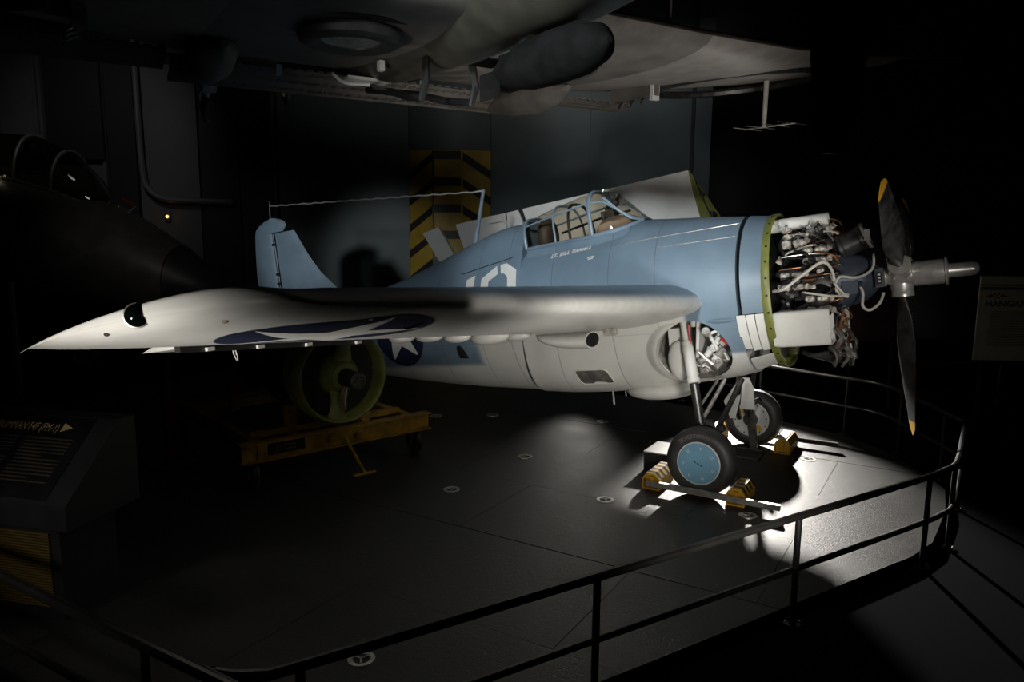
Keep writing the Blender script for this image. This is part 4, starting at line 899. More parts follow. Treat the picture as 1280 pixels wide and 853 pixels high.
for sg in (-1, 1):
    c = wheel(sg * 0.98, sg, sg < 0)
    y = lambda v: sg * v
    top = Vector((-1.88, y(0.62), -0.24)); mid = Vector((-1.77, y(0.80), -0.82)); low = Vector((-1.74, y(0.80), -1.30)); ax = c + Vector((0, -sg * 0.02, 0))
    mb = MB(); mb.cyl(top, top.lerp(mid, 0.35), 0.035, n=12); mb.cyl(top.lerp(mid, 0.33), top.lerp(mid, 0.42), 0.048, n=14); mb.cyl(top.lerp(mid, 0.42), mid, 0.055, n=18); mb.cyl(mid - (mid - top).normalized() * 0.05, mid, 0.062, n=18)
    sp = part('shock_strut', mb, M['grey'], ac)
    mb = MB(); mb.cyl(mid, low, 0.042, n=14); mb.cyl(low + Vector((0, 0, 0.10)), low + Vector((0, 0, -0.05)), 0.058, n=14); mb.cyl(low + Vector((0, 0, 0)), ax + Vector((0, -sg * 0.13, 0)), 0.045, 0.035, 12); mb.cyl(ax + Vector((0, -sg * 0.16, 0)), ax + Vector((0, sg * 0.05, 0)), 0.035, n=12)
    part('oleo_leg', mb, M['darksteel'], sp)
    mb = MB(); mb.tube([top + Vector((0.07, y(0.06), -0.02)), top + Vector((0.075, y(0.08), -0.25))], 0.012, 8); mb.tube([top + Vector((-0.02, y(0.05), -0.30)), top + Vector((0.06, y(0.08), -0.27)), top + Vector((0.09, y(0.08), -0.36))], 0.009, 8)
    for q in ((0.0, 0.07, -0.30), (0.06, 0.09, -0.30), (0.02, 0.08, -0.40)): mb.box(top + Vector((q[0], y(q[1]), q[2])), (0.03, 0.03, 0.025))
    part('hydraulic_fitting', mb, M['red'], sp)
    # drag links
    for nm, a, b, r in (('drag_link', (-1.58, 0.42, -0.85), (-1.80, 0.74, -1.28), 0.020), ('drag_link', (-1.66, 0.40, -0.86), (-1.80, 0.74, -1.12), 0.013), ('radius_rod', (-1.46, 0.25, -0.88), (-1.70, 0.76, -1.46), 0.028)):
        mb = MB(); mb.cyl((a[0], y(a[1]), a[2]), (b[0], y(b[1]), b[2]), r, n=10); part(nm, mb, M['alu'] if r < 0.024 else M['darksteel'], ac)
    mb = MB(); mb.box(low + Vector((0.06, -sg * 0.03, 0.05)), (0.12, 0.05, 0.14)); mb.cyl(low + Vector((0.1, -sg * 0.08, -0.02)), low + Vector((0.2, -sg * 0.08, 0.03)), 0.03, n=10); part('torque_link', mb, M['darksteel'], sp)
    mb = MB(); g0 = Vector((-1.37, y(0.1), -0.87)); tri = [(0, 0), (0.04, 0.0), (-0.12, -0.38), (-0.20, -0.20)]
# centre links hanging under the firewall: pierced triangular plate and pale tapered door
def plate(name, pts, th, m, hole=None):
    mb = MB(); pts = [Vector(p) for p in pts]; n = (pts[1] - pts[0]).cross(pts[2] - pts[0]).normalized() * th; mb.rings([pts, [p + n for p in pts]]); o = part(name, mb, m, ac)
    if hole:
        hc, hr = Vector(hole[0]), hole[1]; nn = n.normalized(); mb = MB(); mb.lathe(hc - nn * 0.004, nn, [(0, hr), (th + 0.008, hr)], 20, sx=0.6); part('lightening_hole', mb, M['matblack'], o)
    return o
plate('link_plate', [(-1.55, 0.10, -0.91), (-1.60, 0.10, -0.95), (-1.78, 0.14, -1.17), (-1.735, 0.16, -1.36), (-1.68, 0.16, -1.35), (-1.60, 0.12, -1.14)], 0.015, M['grey'], ((-1.68, 0.14, -1.14), 0.034))
plate('gear_door', [(-1.52, -0.02, -0.90), (-1.45, -0.02, -0.91), (-1.42, 0.0, -1.02), (-1.43, 0.02, -1.25), (-1.58, 0.02, -1.24), (-1.54, 0.0, -1.02)], 0.012, M['grey'])
mb = MB(); mb.tube([(-1.52, 0.05, -0.90), (-1.66, 0.18, -1.22), (-1.72, 0.45, -1.42)], 0.03, 10); part('brake_link', mb, M['darksteel'], ac); part('brake_arm', MB().box((-1.68, 0.80, -1.62), (0.08, 0.06, 0.46)), M['darksteel'], ac)
# wheel well clutter: webs, tank, tubes
wl = part('well_web', MB().box((-1.76, -0.44, -0.40), (0.03, 0.30, 0.52), Matrix.Rotation(0.12, 3, 'Y')).box((-1.98, -0.44, -0.50), (0.16, 0.28, 0.40)), M['grey'], ac)
rn = random.Random(11)
for k in range(22):
    x = rn.uniform(-1.72, -1.50); z = rn.uniform(-0.80, -0.36); yy = rn.uniform(-0.66, -0.46)
    mb = MB()
    if k % 3 == 0: mb.cyl((x, yy, z), (x + rn.uniform(-.05, .05), yy - 0.05, z + rn.uniform(-.06, .06)), rn.uniform(0.02, 0.04), n=10)
    elif k % 3 == 1: mb.tube([(x, yy, z), (x + rn.uniform(-.1, .1), yy - 0.04, z + rn.uniform(-.08, .08)), (x + rn.uniform(-.12, .12), yy, z + rn.uniform(-.15, .15))], rn.uniform(0.008, 0.018), 8, 3)
    else: mb.box((x, yy, z), (rn.uniform(.03, .1), rn.uniform(.03, .08), rn.uniform(.03, .09)), Matrix.Rotation(rn.uniform(0, 1), 3, 'Y'))
    part('well_fitting', mb, M[rn.choice(('grey', 'alu', 'grime', 'darksteel', 'grey'))], ac)
for a, b, r, m in (((-1.83, -0.58, -0.74), (-1.55, -0.55, -0.42), 0.032, 'grey'), ((-1.84, -0.54, -0.80), (-1.56, -0.50, -0.36), 0.018, 'grey'), ((-1.70, -0.5, -0.30), (-1.60, -0.48, -0.58), 0.05, 'matblack'), ((-1.66, -0.60, -0.38), (-1.54, -0.60, -0.34), 0.016, 'white'), ((-1.80, -0.5, -0.2), (-1.80, -0.5, -0.30), 0.05, 'grey')):
    mb = MB(); mb.cyl(a, b, r, n=12); part('well_tube', mb, M[m], ac)
mb = MB(); mb.ball((-1.95, -0.60, -0.62), (0.13, 0.06, 0.20), 16, 10); part('well_tank', mb, M['grey'], ac)
mb = MB(); mb.cyl((-1.52, -0.58, -0.44), (-1.50, -0.62, -0.48), 0.03, n=10); part('red_cap', mb, M['red'], ac)

# ---------------------------------------------------------------- wheel chocks
HEX = [(-0.085, 0.0), (0.085, 0.0), (0.092, 0.10), (0.05, 0.165), (-0.03, 0.165), (-0.085, 0.11)]
def chock(name_parent, cx, y0, y1, flip=1):
    poly = [(flip * x, z) for x, z in HEX]; inn = [(x * 0.84, 0.083 + (z - 0.083) * 0.84) for x, z in poly]; L = y1 - y0
    mb = MB(); a = [[(cx + x, y, z + 0.002) for x, z in p] for p, y in ((poly, y0), (poly, y1), (inn, y1), (inn, y0))]; mb.rings(a, caps=False, loop=True)
    o = part('chock_shell', mb, M['yellow'], name_parent)
    mb = MB(); mb.prism(inn, (cx, y0 + 0.05, 0.002), (1, 0, 0), (0, 0, 1), (0, 0.01, 0)); part('end_plate', mb, M['yellow'], o)
    mb = MB(); mb.box((cx, y0 + 0.03, 0.08), (0.03, 0.03, 0.10)); mb.tube([(cx + 0.02, y0 + 0.03, 0.10), (cx + 0.0, y0 + 0.0, 0.08), (cx - 0.03, y0 - 0.01, 0.03)], 0.007, 6); part('latch', mb, M['yellow'], o)
    n = int(L / 0.05)
    for k in range(n):
        if k % 2: continue
        ya = y0 + 0.03 + k * 0.05; mb = MB()
        q = [(1.012 * x, 0.083 + (z - 0.083) * 1.012 + 0.002) for x, z in [poly[2], poly[3], poly[4], poly[5]]]
        mb.rings([[(cx + x, ya, z) for x, z in q], [(cx + x, ya + 0.045, z) for x, z in q]], closed=False, caps=False); part('stripe', mb, M['black'], o)
    return o
t = thing('wheel_chock', 'yellow and black striped chock pair on a steel bar, hugging the near blue-capped wheel', 'chock', (0, -1.1, 0))
chock(t, -0.44, -1.12, -0.72, -1); chock(t, 0.36, -1.12, -0.74, 1)
mb = MB(); mb.box((0.14, -1.145, 0.075), (1.24, 0.042, 0.05)); b = part('chock_bar', mb, M['alu'], t)
mb = MB(); mb.box((0.05, -1.1672, 0.078), (0.20, 0.003, 0.036)); part('label_strip', mb, M['tan'], b)
t = thing('wheel_chock', 'yellow chock with glare painted on top and steel bar, in front of the far wheel', 'chock', (0.36, 1.0, 0))
chock(t, 0.38, 0.78, 1.22, 1); chock(t, -0.42, 0.78, 1.22, -1)
mb = MB(); mb.box((0.36, 1.235, 0.075), (1.08, 0.045, 0.05)); part('chock_bar', mb, M['darksteel'], t)
mb = MB(); mb.box((0.36, 1.0, 0.172), (0.10, 0.40, 0.006)); part('glare_sheet', mb, M['hubwhite'], t)  # white sheet that paints the glare on the chock top
t = thing('support_box', 'box with painted lit top and shaded sides behind the near wheel', 'box', (-0.6, -0.3, 0))
mb = MB(); mb.box((-0.60, -0.36, 0.098), (0.26, 0.42, 0.19)); part('box_body', mb, M['plastic'], t)
mb = MB(); mb.box((-0.60, -0.36, 0.197), (0.264, 0.424, 0.012)); part('lit_top', mb, M['hubwhite'], t)  # white top paints the light falling on the box, black body its shaded sides

# ---------------------------------------------------------------- jet engine on a yellow cart
EA = Vector((-0.95, 0.31, 0)).normalized(); EB = Vector((EA.y, -EA.x, 0))      # EA runs aft, EB across
EC = Vector((-3.30, -2.28, 0.99))
CR = Matrix((EA, EB, UP)).transposed()
def ep(a, b, z): return EC + EA * a + EB * b + UP * z
cart = thing('engine_cart', 'yellow steel cart with caster wheels under the bare jet engine', 'cart', (EC.x, EC.y, 0))
def cbox(a, b, z, da, db, dz, nm, m='cartyellow', par=None, R=None):
    mb = MB(); mb.box(ep(a, b, z - EC.z), (da, db, dz), CR if R is None else CR @ R); return part(nm, mb, M[m], par or cart)
fb = cbox(0.05, 0.0, 0.36, 0.03, 2.1, 0.16, 'cross_beam')
for dz in (0.085, -0.085):
    mb = MB(); mb.box(ep(0.05, 0, 0.36 + dz - EC.z), (0.12, 2.12, 0.015), CR); part('beam_flange', mb, M['cartyellow'], fb)
mb = MB(); mb.box(ep(0.03, -0.62, 0.37 - EC.z), (0.012, 0.40, 0.11), CR); pl = part('name_plate', mb, M['panelblack'], fb)
mb = MB()
for r_ in range(2):
    for k in range(6): mb.box(ep(0.0232, -0.70 + 0.035 * k, 0.385 - 0.035 * r_ - EC.z), (0.002, 0.022, 0.014), CR)
part('plate_marks', mb, M['boardtext'], pl)
cbox(2.3, 0.0, 0.36, 0.12, 2.1, 0.16, 'cross_beam')
for b in (-0.85, 0.85): cbox(1.17, b, 0.36, 2.3, 0.10, 0.16, 'side_beam')
for a in (0.35, 1.9):
    for b in (-0.42, 0.42): cbox(a, b, 0.52, 0.10, 0.10, 0.36, 'upright')
    cbox(a, 0, 0.45, 0.08, 1.7, 0.06, 'saddle_bar')
for b in (0.15, -0.15):
    mb = MB(); mb.cyl(ep(0.03, b, 0.36 - EC.z), ep(-0.04, b, 0.36 - EC.z), 0.035, n=12); part('lug', mb, M['cartyellow'], fb)
mb = MB(); mb.cyl(ep(-0.02, 0.0, 0.35 - EC.z), ep(-0.36, 0.02, 0.06 - EC.z), 0.022, 0.018, 8); mb.cyl(ep(-0.36, -0.1, 0.06 - EC.z), ep(-0.36, 0.14, 0.06 - EC.z), 0.018, n=8); part('tow_bar', mb, M['cartyellow'], cart)
for a, b in ((0.12, -0.92), (0.12, 0.92), (2.2, -0.92), (2.2, 0.92)):
    c = ep(a, b, 0.14 - EC.z); mb = MB(); mb.torus(c, EB, 0.10, 0.04, 24, 8); mb.cyl(c - EB * 0.03, c + EB * 0.03, 0.09, n=16); w = part('caster_wheel', mb, M['rubber'], cart)
    mb = MB()
    for s in (-1, 1): mb.box(c + EB * 0.05 * s + UP * 0.06, (0.06, 0.012, 0.20), CR)
    mb.box(c + UP * 0.155, (0.12, 0.12, 0.02), CR); part('caster_fork', mb, M['cartyellow'], w)
je = thing('jet_engine', 'bare jet engine with green intake ring, resting on the yellow cart', 'engine', tuple(EC))
def lat(prof, n=44, caps=True): return MB().lathe(EC, EA, prof, n, caps)
rg = part('intake_ring', lat([(-0.02, 0.455), (-0.035, 0.47), (-0.02, 0.485), (0.06, 0.50), (0.10, 0.505), (0.11, 0.49), (0.26, 0.47), (0.27, 0.485), (0.30, 0.485), (0.31, 0.46), (0.30, 0.43), (0.0, 0.44), (-0.02, 0.455)], 44, False), M['green'], je)
part('intake_throat', lat([(0.16, 0.44), (0.18, 0.44)]), M['matblack'], je)
part('nose_hub', lat([(-0.06, 0.10), (-0.05, 0.14), (0.0, 0.165), (0.05, 0.20), (0.17, 0.22)], 30), M['green'], rg)
for a in (82, 262):
    d = EB * cos(radians(a)) + UP * sin(radians(a)); n = EA.cross(d); mb = MB(); rs = []
    for r, w in ((0.15, 0.11), (0.28, 0.075), (0.38, 0.085), (0.46, 0.13)):
        c = EC + d * r + EA * 0.05; rs.append([c + EA * (0.06 * cos(q)) + n * (w * sin(q)) for q in np.linspace(0, 2 * pi, 13)[:-1]])
    mb.rings(rs); part('intake_strut', mb, M['green'], rg)
mb = MB(); mb.cyl(ep(-0.05, 0, 0), ep(-0.22, 0, 0), 0.095, 0.085, 20); mb.cyl(ep(-0.22, 0, 0), ep(-0.30, 0, 0), 0.072, n=20); sh = part('starter_shaft', mb, M['matblack'], je)
mb = MB(); mb.lathe(EC, EA, [(-0.33, 0.07), (-0.31, 0.085), (-0.29, 0.085), (-0.285, 0.06)], 22); w = part('starter_dog', mb, M['olive'], sh)
for k in range(6):
    d = EB * cos(k * pi / 3) + UP * sin(k * pi / 3); mb = MB(); mb.ball(EC - EA * 0.332 + d * 0.045, 0.012, 8, 6); part('dog_bolt', mb, M['matblack'], w)
part('compressor_case', lat([(0.30, 0.42), (0.34, 0.44), (0.42, 0.44), (0.43, 0.40), (0.52, 0.40), (0.53, 0.37), (0.75, 0.36), (0.76, 0.385), (0.80, 0.385), (0.81, 0.35), (1.15, 0.34)]), M['darksteel'], je)
part('white_band', lat([(0.325, 0.455), (0.40, 0.455), (0.405, 0.44)]), M['hubwhite'], je)
part('combustor_case', lat([(1.15, 0.38), (1.18, 0.42), (1.22, 0.42), (1.24, 0.40), (1.8, 0.41), (1.82, 0.43), (1.88, 0.43), (1.9, 0.38), (2.3, 0.33), (2.32, 0.30)]), M['olive'], je)
for a in range(0, 360, 24):
    d = EB * cos(radians(a)) + UP * sin(radians(a)); mb = MB(); mb.cyl(EC + EA * 0.77 + d * 0.37, EC + EA * 0.80 + d * 0.37, 0.012, n=6); part('flange_bolt', mb, M['steel'], je)
for k in range(12):
    a = radians(200 + k * 14); d = EB * cos(a) + UP * sin(a); mb = MB(); mb.tube([EC + EA * (0.45 + 0.02 * k) + d * 0.42, EC + EA * (0.75) + d * (0.42 + 0.02 * (k % 3)), EC + EA * 1.2 + d * 0.44], 0.013, 6, 3); part('fuel_pipe', mb, M[('copper', 'darksteel', 'steel')[k % 3]], je)
mb = MB(); rs = []
for t_ in range(7):
    c = ep(0.20, 0.47, 0.06 - 0.055 * t_); r = 0.055 + 0.02 * sin(t_ * 2.2); rs.append([c + EA * r * cos(q) * 1.3 + EB * r * sin(q) * 0.8 + UP * 0.015 * sin(q * 3 + t_) for q in np.linspace(0, 2 * pi, 13)[:-1]])
mb.rings(rs); part('crumpled_cover', mb, M['cloth'], je, 'crumpled brown wrapping on a pipe')
mb = MB(); mb.ball(ep(0.10, 0.22, -0.46), (0.05, 0.05, 0.045), 10, 8); part('crumpled_cover', mb, M['cloth'], je)
for k, m in enumerate(('hose', 'cloth')):
    mb = MB(); mb.tube([ep(-0.12, -0.02 - 0.03 * k, -0.08), ep(-0.14, -0.05 - 0.05 * k, -0.18), ep(-0.10, -0.03 - 0.02 * k, -0.32)], 0.006 + 0.01 * k, 6, 4); part('tag_cord', mb, M[m], sh)

# ---------------------------------------------------------------- dark jet standing behind the wing tip
JN = Vector((-8.56, 0.51, 1.34)); JK = 1.19; JA = Vector((-0.93, -0.37, 0.0)).normalized(); JB = Vector((JA.y, -JA.x, 0))
jet = thing('jet_aircraft', 'dark blunt nosed jet aircraft standing in shadow behind the wing tip', 'aircraft', (JN.x + JA.x * 2, JN.y + JA.y * 2, -0.07))
JS = [(0, 0.02, 0.02, 0.0), (0.05, 0.14, 0.13, 0.0), (0.15, 0.24, 0.23, 0.02), (0.35, 0.37, 0.36, 0.06), (0.7, 0.52, 0.52, 0.15), (1.2, 0.68, 0.68, 0.30), (1.8, 0.80, 0.82, 0.48), (2.5, 0.88, 0.92, 0.66), (3.4, 0.92, 0.98, 0.80), (5.0, 0.95, 1.0, 0.86), (7.5, 0.8, 0.8, 0.9), (9.5, 0.4, 0.45, 1.0)]
JS = [tuple(JK * q for q in s) for s in JS]
def jr(a, w, h, dz): c = JN + JA * a + UP * dz; return [c + JB * w * cos(q) + UP * h * sin(q) for q in np.linspace(0, 2 * pi, 37)[:-1]]
part('radome', MB().rings([jr(*s) for s in JS[:5]]), M['radome'], jet)
jb = part('body', MB().rings([jr(*s) for s in JS[4:]]), M['jet'], jet)
rj = jr(*[JK * q for q in (0.70, 0.524, 0.524, 0.15)])
part('radome_joint', MB().tube(rj + [rj[0]], 0.008, 6), M['rail'], jb)
def cr(a, w, h): a, w, h = a * JK, w * JK, h * JK; z0 = float(np.interp(a, [s[0] for s in JS], [s[3] + s[2] for s in JS])) - 0.12; c = JN + JA * a + UP * z0; return [c + JB * (-w * cos(q)) + UP * h * sin(q) for q in np.linspace(0, pi, 15)]
CS = [(1.75, 0.10, 0.12), (2.0, 0.34, 0.38), (2.35, 0.42, 0.58), (2.9, 0.44, 0.66), (3.7, 0.42, 0.58), (4.4, 0.3, 0.3)]
jc = part('canopy', MB().rings([cr(*s) for s in CS], closed=False, caps=False), M['jetglass'], jet, None, 60)
for s in (CS[0], CS[2], CS[3]): part('canopy_frame', MB().tube(cr(*s), 0.03, 8), M['jet'], jc)
for j in (0, 14): part('canopy_sill', MB().tube([cr(*s)[j] for s in CS], 0.035, 8), M['jet'], jc)
mb = MB(); mb.box(JN + JA * 3.6 + UP * 2.0, (0.3, 0.4, 0.7), Matrix((JA, JB, UP)).transposed()); mb.ball(JN + JA * 3.5 + UP * 2.4, (0.14, 0.14, 0.16)); part('seat', mb, M['matblack'], jet)
pz = JN + JA * 1.93 + UP * 1.26
mb = MB(); mb.tube([pz + UP * -0.02, pz - JA * 0.30 + UP * 0.20, pz - JA * 0.05 + UP * 0.33], 0.014, 8); mb.cyl(pz + UP * 0.02 - JA * 0.0, pz + UP * 0.2 + JA * 0.02, 0.012, n=8); part('probe', mb, M['hose'], jet)
mb = MB(); mb.tube([pz - JA * 0.30 + UP * 0.20, pz - JA * 0.05 + UP * 0.335], 0.018, 8); part('probe_cover', mb, M['red'], jet)
mb = MB(); mb.ball(JN + JA * 3.7 + UP * 1.95 - JB * 0.6, 0.022, 8, 6); part('cockpit_lamp', mb, M['whitelamp'], jet)
for a, w in ((2.8, 0.0), (6.6, -0.9), (6.6, 0.9)):
    c = JN + JA * a + JB * w; mb = MB(); mb.cyl((c.x, c.y, JN.z + 0.2), (c.x, c.y, 0.25), 0.05, n=10); l = part('gear_leg', mb, M['darksteel'], jet)
    mb = MB(); mb.torus((c.x, c.y, 0.232), JB, 0.2, 0.1, 24, 10); mb.cyl(Vector((c.x, c.y, 0.232)) - JB * 0.08, Vector((c.x, c.y, 0.232)) + JB * 0.08, 0.15, n=16); part('wheel', mb, M['rubber'], l)
# red warning post under the wing tip
t = thing('warning_post', 'slim dark red post with pale letters under the wing tip', 'post', (-6.3, -3.9, 0))
mb = MB(); mb.cyl((-6.3, -3.9, 0.002), (-6.3, -3.9, 1.9), 0.05, n=10); part('pole', mb, M['postred'], t)
mb = MB()
for k in range(11): mb.box((-6.3 + 0.030, -3.9 - 0.042, 1.30 - 0.055 * k - (0.05 if k > 4 else 0)), (0.04, 0.006, 0.026), Matrix.Rotation(0.65, 3, 'Z'))
part('letter_marks', mb, M['boardtext'], t)
mb = MB(); mb.lathe((-6.3, -3.9, 0.001), (0, 0, 1), [(0, 0.2), (0.03, 0.19), (0.05, 0.06)], 20); part('foot', mb, M['postred'], t)
t = thing('jack_post', 'dark red upright post left of the jet engine cart', 'post', (-5.0, -3.1, 0))
mb = MB(); mb.cyl((-5.0, -3.1, 0.002), (-5.0, -3.1, 1.35), 0.06, n=12); part('pole', mb, M['postred'], t)
mb = MB(); mb.box((-5.0, -3.1, 0.02), (0.4, 0.4, 0.035)); part('foot', mb, M['postred'], t)

# ---------------------------------------------------------------- information lectern, bottom left
LX = Vector((-2.62, -5.20, 0)); LR = Matrix.Rotation(radians(18), 3, 'Z'); la = LR @ Vector((1, 0, 0)); lb = LR @ Vector((0, 1, 0))
t = thing('information_lectern', 'dark sloping information lectern with gold title at the lower left', 'lectern', tuple(LX))
def lp(x, y, z): return LX + la * x + lb * y + UP * z
prof = [(-0.26, 0.64), (-0.26, 0.80), (0.22, 1.22), (0.36, 1.22), (0.36, 0.64)]
mb = MB(); mb.rings([[lp(-1.06, y, z) for y, z in prof], [lp(0.02, y, z) for y, z in prof]]); hd = part('housing', mb, M['plastic'], t)
sl = (Vector((0, 0.48, 0.42))).normalized()
def lt(u, v, e): p = lp(-1.46 + u, -0.255 + sl.y * v, 0.804 + sl.z * v); n = (LR @ Vector((0, -sl.z, sl.y))); return p + n * e
mb = MB(); mb.rings([[lt(u, v, -0.004) for u, v in ((0.43, 0.02), (1.32, 0.02), (1.32, 0.62), (0.43, 0.62))], [lt(u, v, 0.006) for u, v in ((0.43, 0.02), (1.32, 0.02), (1.32, 0.62), (0.43, 0.62))]]); fc = part('printed_panel', mb, M['panelblack'], hd)
V, F = textmesh('GRUMMAN F4F (FM-1)', 0.10, 0.1); w = max(v[0] for v in V) * 1.5
part('title_lettering', MB().add([lt(0.565 + v[0] / w * 0.78, 0.50 + v[1] * 0.85, 0.008) for v in V], F), M['panelgold'], fc)
part('title_arrow', MB().add([lt(1.11, 0.50, 0.008), lt(1.19, 0.535, 0.008), lt(1.11, 0.57, 0.008)], [(0, 1, 2)]), M['panelgold'], fc)
mb = MB()
for col in (1, 2):
    for k in range(13):
        u0 = 0.05 + 0.42 * col; L = 0.36 if k % 6 != 5 else 0.2; v = 0.44 - 0.026 * k; mb.add([lt(u0, v, 0.008), lt(u0 + L, v, 0.008), lt(u0 + L, v + 0.010, 0.008), lt(u0, v + 0.010, 0.008)], [(0, 1, 2, 3)])
part('small_print', mb, M['paneltext'], fc, stuff=True)
mb = MB(); mb.rings([[lp(x, y, z) for x, y in ((-1.0, -0.18), (-0.12, -0.18), (-0.12, 0.28), (-1.0, 0.28))] for z in (0.002, 0.64)]); pd = part('pedestal', mb, M['plastic'], t)
for k in range(26):
    mb = MB(); mb.box(lp(-0.56, -0.188, 0.10 + 0.019 * k), (0.74, 0.012, 0.010), LR); part('grille_slat', mb, M['grille'], pd)

# ---------------------------------------------------------------- boards and rail in the dark on the right
BX = Vector((2.16, 4.10, 0)); ba = Vector((0.86, 0.50, 0)).normalized(); bn = Vector((ba.y, -ba.x, 0)); BR = Matrix((ba, -bn, UP)).transposed()
tilt = Matrix.Rotation(radians(4), 3, 'Y')
t = thing('notice_board', 'pale notice board headed with a winged emblem, standing beyond the railing', 'sign', (BX.x + .5, BX.y + .3, -0.07))
def bp(u, z, e=0.0): return BX + ba * u + UP * z + bn * e
def quad(u0, z0, u1, z1, e): return [bp(u0, z0, e), bp(u1, z0, e), bp(u1, z1, e), bp(u0, z1, e)]
mb = MB(); mb.rings([[bp(0, .76, -.03), bp(1.3, .76, -.03), bp(1.3, 1.9, -.03), bp(0, 1.9, -.03)], quad(0, .76, 1.3, 1.9, 0)]); bd = part('board', mb, M['board'], t)
for z0, z1 in ((1.772, 1.79), (1.735, 1.755), (1.715, 1.722)): part('header_stripe', MB().add(quad(0, z0, 1.3, z1, .002), [(0, 1, 2, 3)]), M['boardblue'], bd)
V, F = textmesh('HANGAR', 0.125, 0, 0.004); part('title_lettering', MB().add([bp(0.08 + v[0] * 1.05, 1.495 + v[1] * 0.85, .002) for v in V], F), M['boardblue'], bd)
mb = MB(); mb.add([bp(0.08, 1.635, .002), bp(0.16, 1.66, .002), bp(0.19, 1.635, .002), bp(0.16, 1.615, .002)], [(0, 1, 2, 3)]); mb.add([bp(0.38, 1.635, .002), bp(0.30, 1.66, .002), bp(0.27, 1.635, .002), bp(0.30, 1.615, .002)], [(0, 1, 2, 3)])
for i in range(3):
    for j in range(3):
        if (i + j) % 2 == 0: mb.add(quad(0.19 + 0.027 * i, 1.60 + 0.025 * j, 0.215 + 0.027 * i, 1.624 + 0.025 * j, .002), [(0, 1, 2, 3)])
part('winged_emblem', mb, M['boardred'], bd)
mb = MB()
for k in range(22): mb.add(quad(0.16, 1.42 - 0.022 * k, 1.15 if k % 9 != 8 else 0.7, 1.431 - 0.022 * k, .002), [(0, 1, 2, 3)])
part('small_print', mb, M['boardtext'], bd, stuff=True)
for u in (0.15, 1.15):
    mb = MB(); mb.box(bp(u, 0.356, -0.05), (0.05, 0.04, 0.85), BR); part('leg', mb, M['rail'], t)
t = thing('picture_board', 'dark reddish picture board standing behind the propeller', 'sign', (1.1, 4.4, -0.07))
PX = Vector((0.56, 3.86, 0))
def pp_(u, z, e=0): return PX + ba * u + UP * z + bn * e
M['darkred'] = mat('dark_red_picture', (0.022, 0.010, 0.009), 0.4, var=0.5, scale=3)
mb = MB(); mb.rings([[pp_(u, z, -.04) for u, z in ((0, .93), (0.84, .93), (0.84, 1.75), (0, 1.75))], [pp_(u, z, 0) for u, z in ((0, .93), (0.84, .93), (0.84, 1.75), (0, 1.75))]]); o = part('board', mb, M['darkred'], t)
mb = MB(); P4 = [pp_(u, z, 0.005) for u, z in ((0, .93), (0.84, .93), (0.84, 1.75), (0, 1.75))]; mb.tube(P4 + [P4[0]], 0.02, 6); part('frame', mb, M['matblack'], o)
for u in (0.12, 0.72):
    mb = MB(); mb.box(pp_(u, 0.431, -0.05), (0.05, 0.03, 1.0), BR); part('leg', mb, M['rail'], t)
t = thing('barrier_rail', 'black barrier rail in the shadows below the pale notice board', 'railing', (2.4, 5.2, -0.07))
q0 = Vector((1.2, 4.6, 0)); 
for z in (0.55, 0.1):
    mb = MB(); mb.cyl(q0 + UP * z, q0 + ba * 4.5 + UP * z, 0.03, n=10); part('rail_bar', mb, M['rail'], t)
for k in range(4):
    p = q0 + ba * (0.15 + 1.4 * k); mb = MB(); mb.cyl((p.x, p.y, -0.069), (p.x, p.y, 0.56), 0.025, n=10); part('post', mb, M['rail'], t)
t = thing('amber_lamp', 'tiny amber lamp glowing on the far left wall', 'lamp', tuple(WP + WR * -6.85 + UP * 2.66))
c = WP + WR * -6.85 + UP * 2.66; mb = MB(); mb.box(c, (0.10, 0.06, 0.16), WRot); part('lamp_box', mb, M['plastic'], t)
mb = MB(); mb.ball(c - WF * 0.05, 0.028, 10, 8); part('lamp_bulb', mb, M['amber'], t)

# ---------------------------------------------------------------- dive bomber hung overhead (a = nose, b = span, z)
OO = Vector((-1.8, -2.35, 4.0)); oz = atan2(-0.46, 0.89)
db = thing('dive_bomber', 'dark dive bomber hanging overhead with perforated flaps', 'aircraft', tuple(OO), (0, 0, oz))
def wsecb(b, le, te, z, th, n=12):
    c = le - te; up = []; dn = []
    for i in range(n + 1): s = 0.5 * (1 - cos(pi * i / n)); _, yt = foil(s, th); up.append((le - c * s, b, z + c * yt)); dn.append((le - c * s, b, z - c * yt))
    return up[::-1] + dn[1:-1] + [dn[-1]]
part('wing_centre', MB().rings([wsecb(b, 1.0, -2.10, 0.12, 0.10) for b in (-1.9, 0, 1.9)]), M['darkskin'], db)
for s in (1, -1):
    ow = part('outer_wing', MB().rings([wsecb(s * b, le, te, z, th) for b, le, te, z, th in ((1.9, 1.0, -2.10, 0.12, 0.10), (3.2, 0.82, -1.85, 0.20, 0.10), (4.6, 0.60, -1.45, 0.35, 0.09), (5.7, 0.35, -1.05, 0.53, 0.08), (6.2, 0.05, -0.75, 0.64, 0.06), (6.32, -0.2, -0.5, 0.66, 0.03))]), M['paleskin'], db)
    mb = MB(); mb.tube([(-0.55 + 0.95 * cos(q), s * 3.9 + 0.95 * sin(q), 0.275 + 0.107 * (abs(s * 3.9 + 0.95 * sin(q)) - 3.9) - 0.10) for q in np.linspace(0, 2 * pi, 49)], 0.045, 6); part('insignia_ring', mb, M['darksteel'], ow)
    mb = MB(); mb.cyl((0.2, s * 6.0, 0.58), (0.5, s * 6.7, 0.60), 0.02, 0.012, 8); part('pitot_tube', mb, M['alu'], ow)
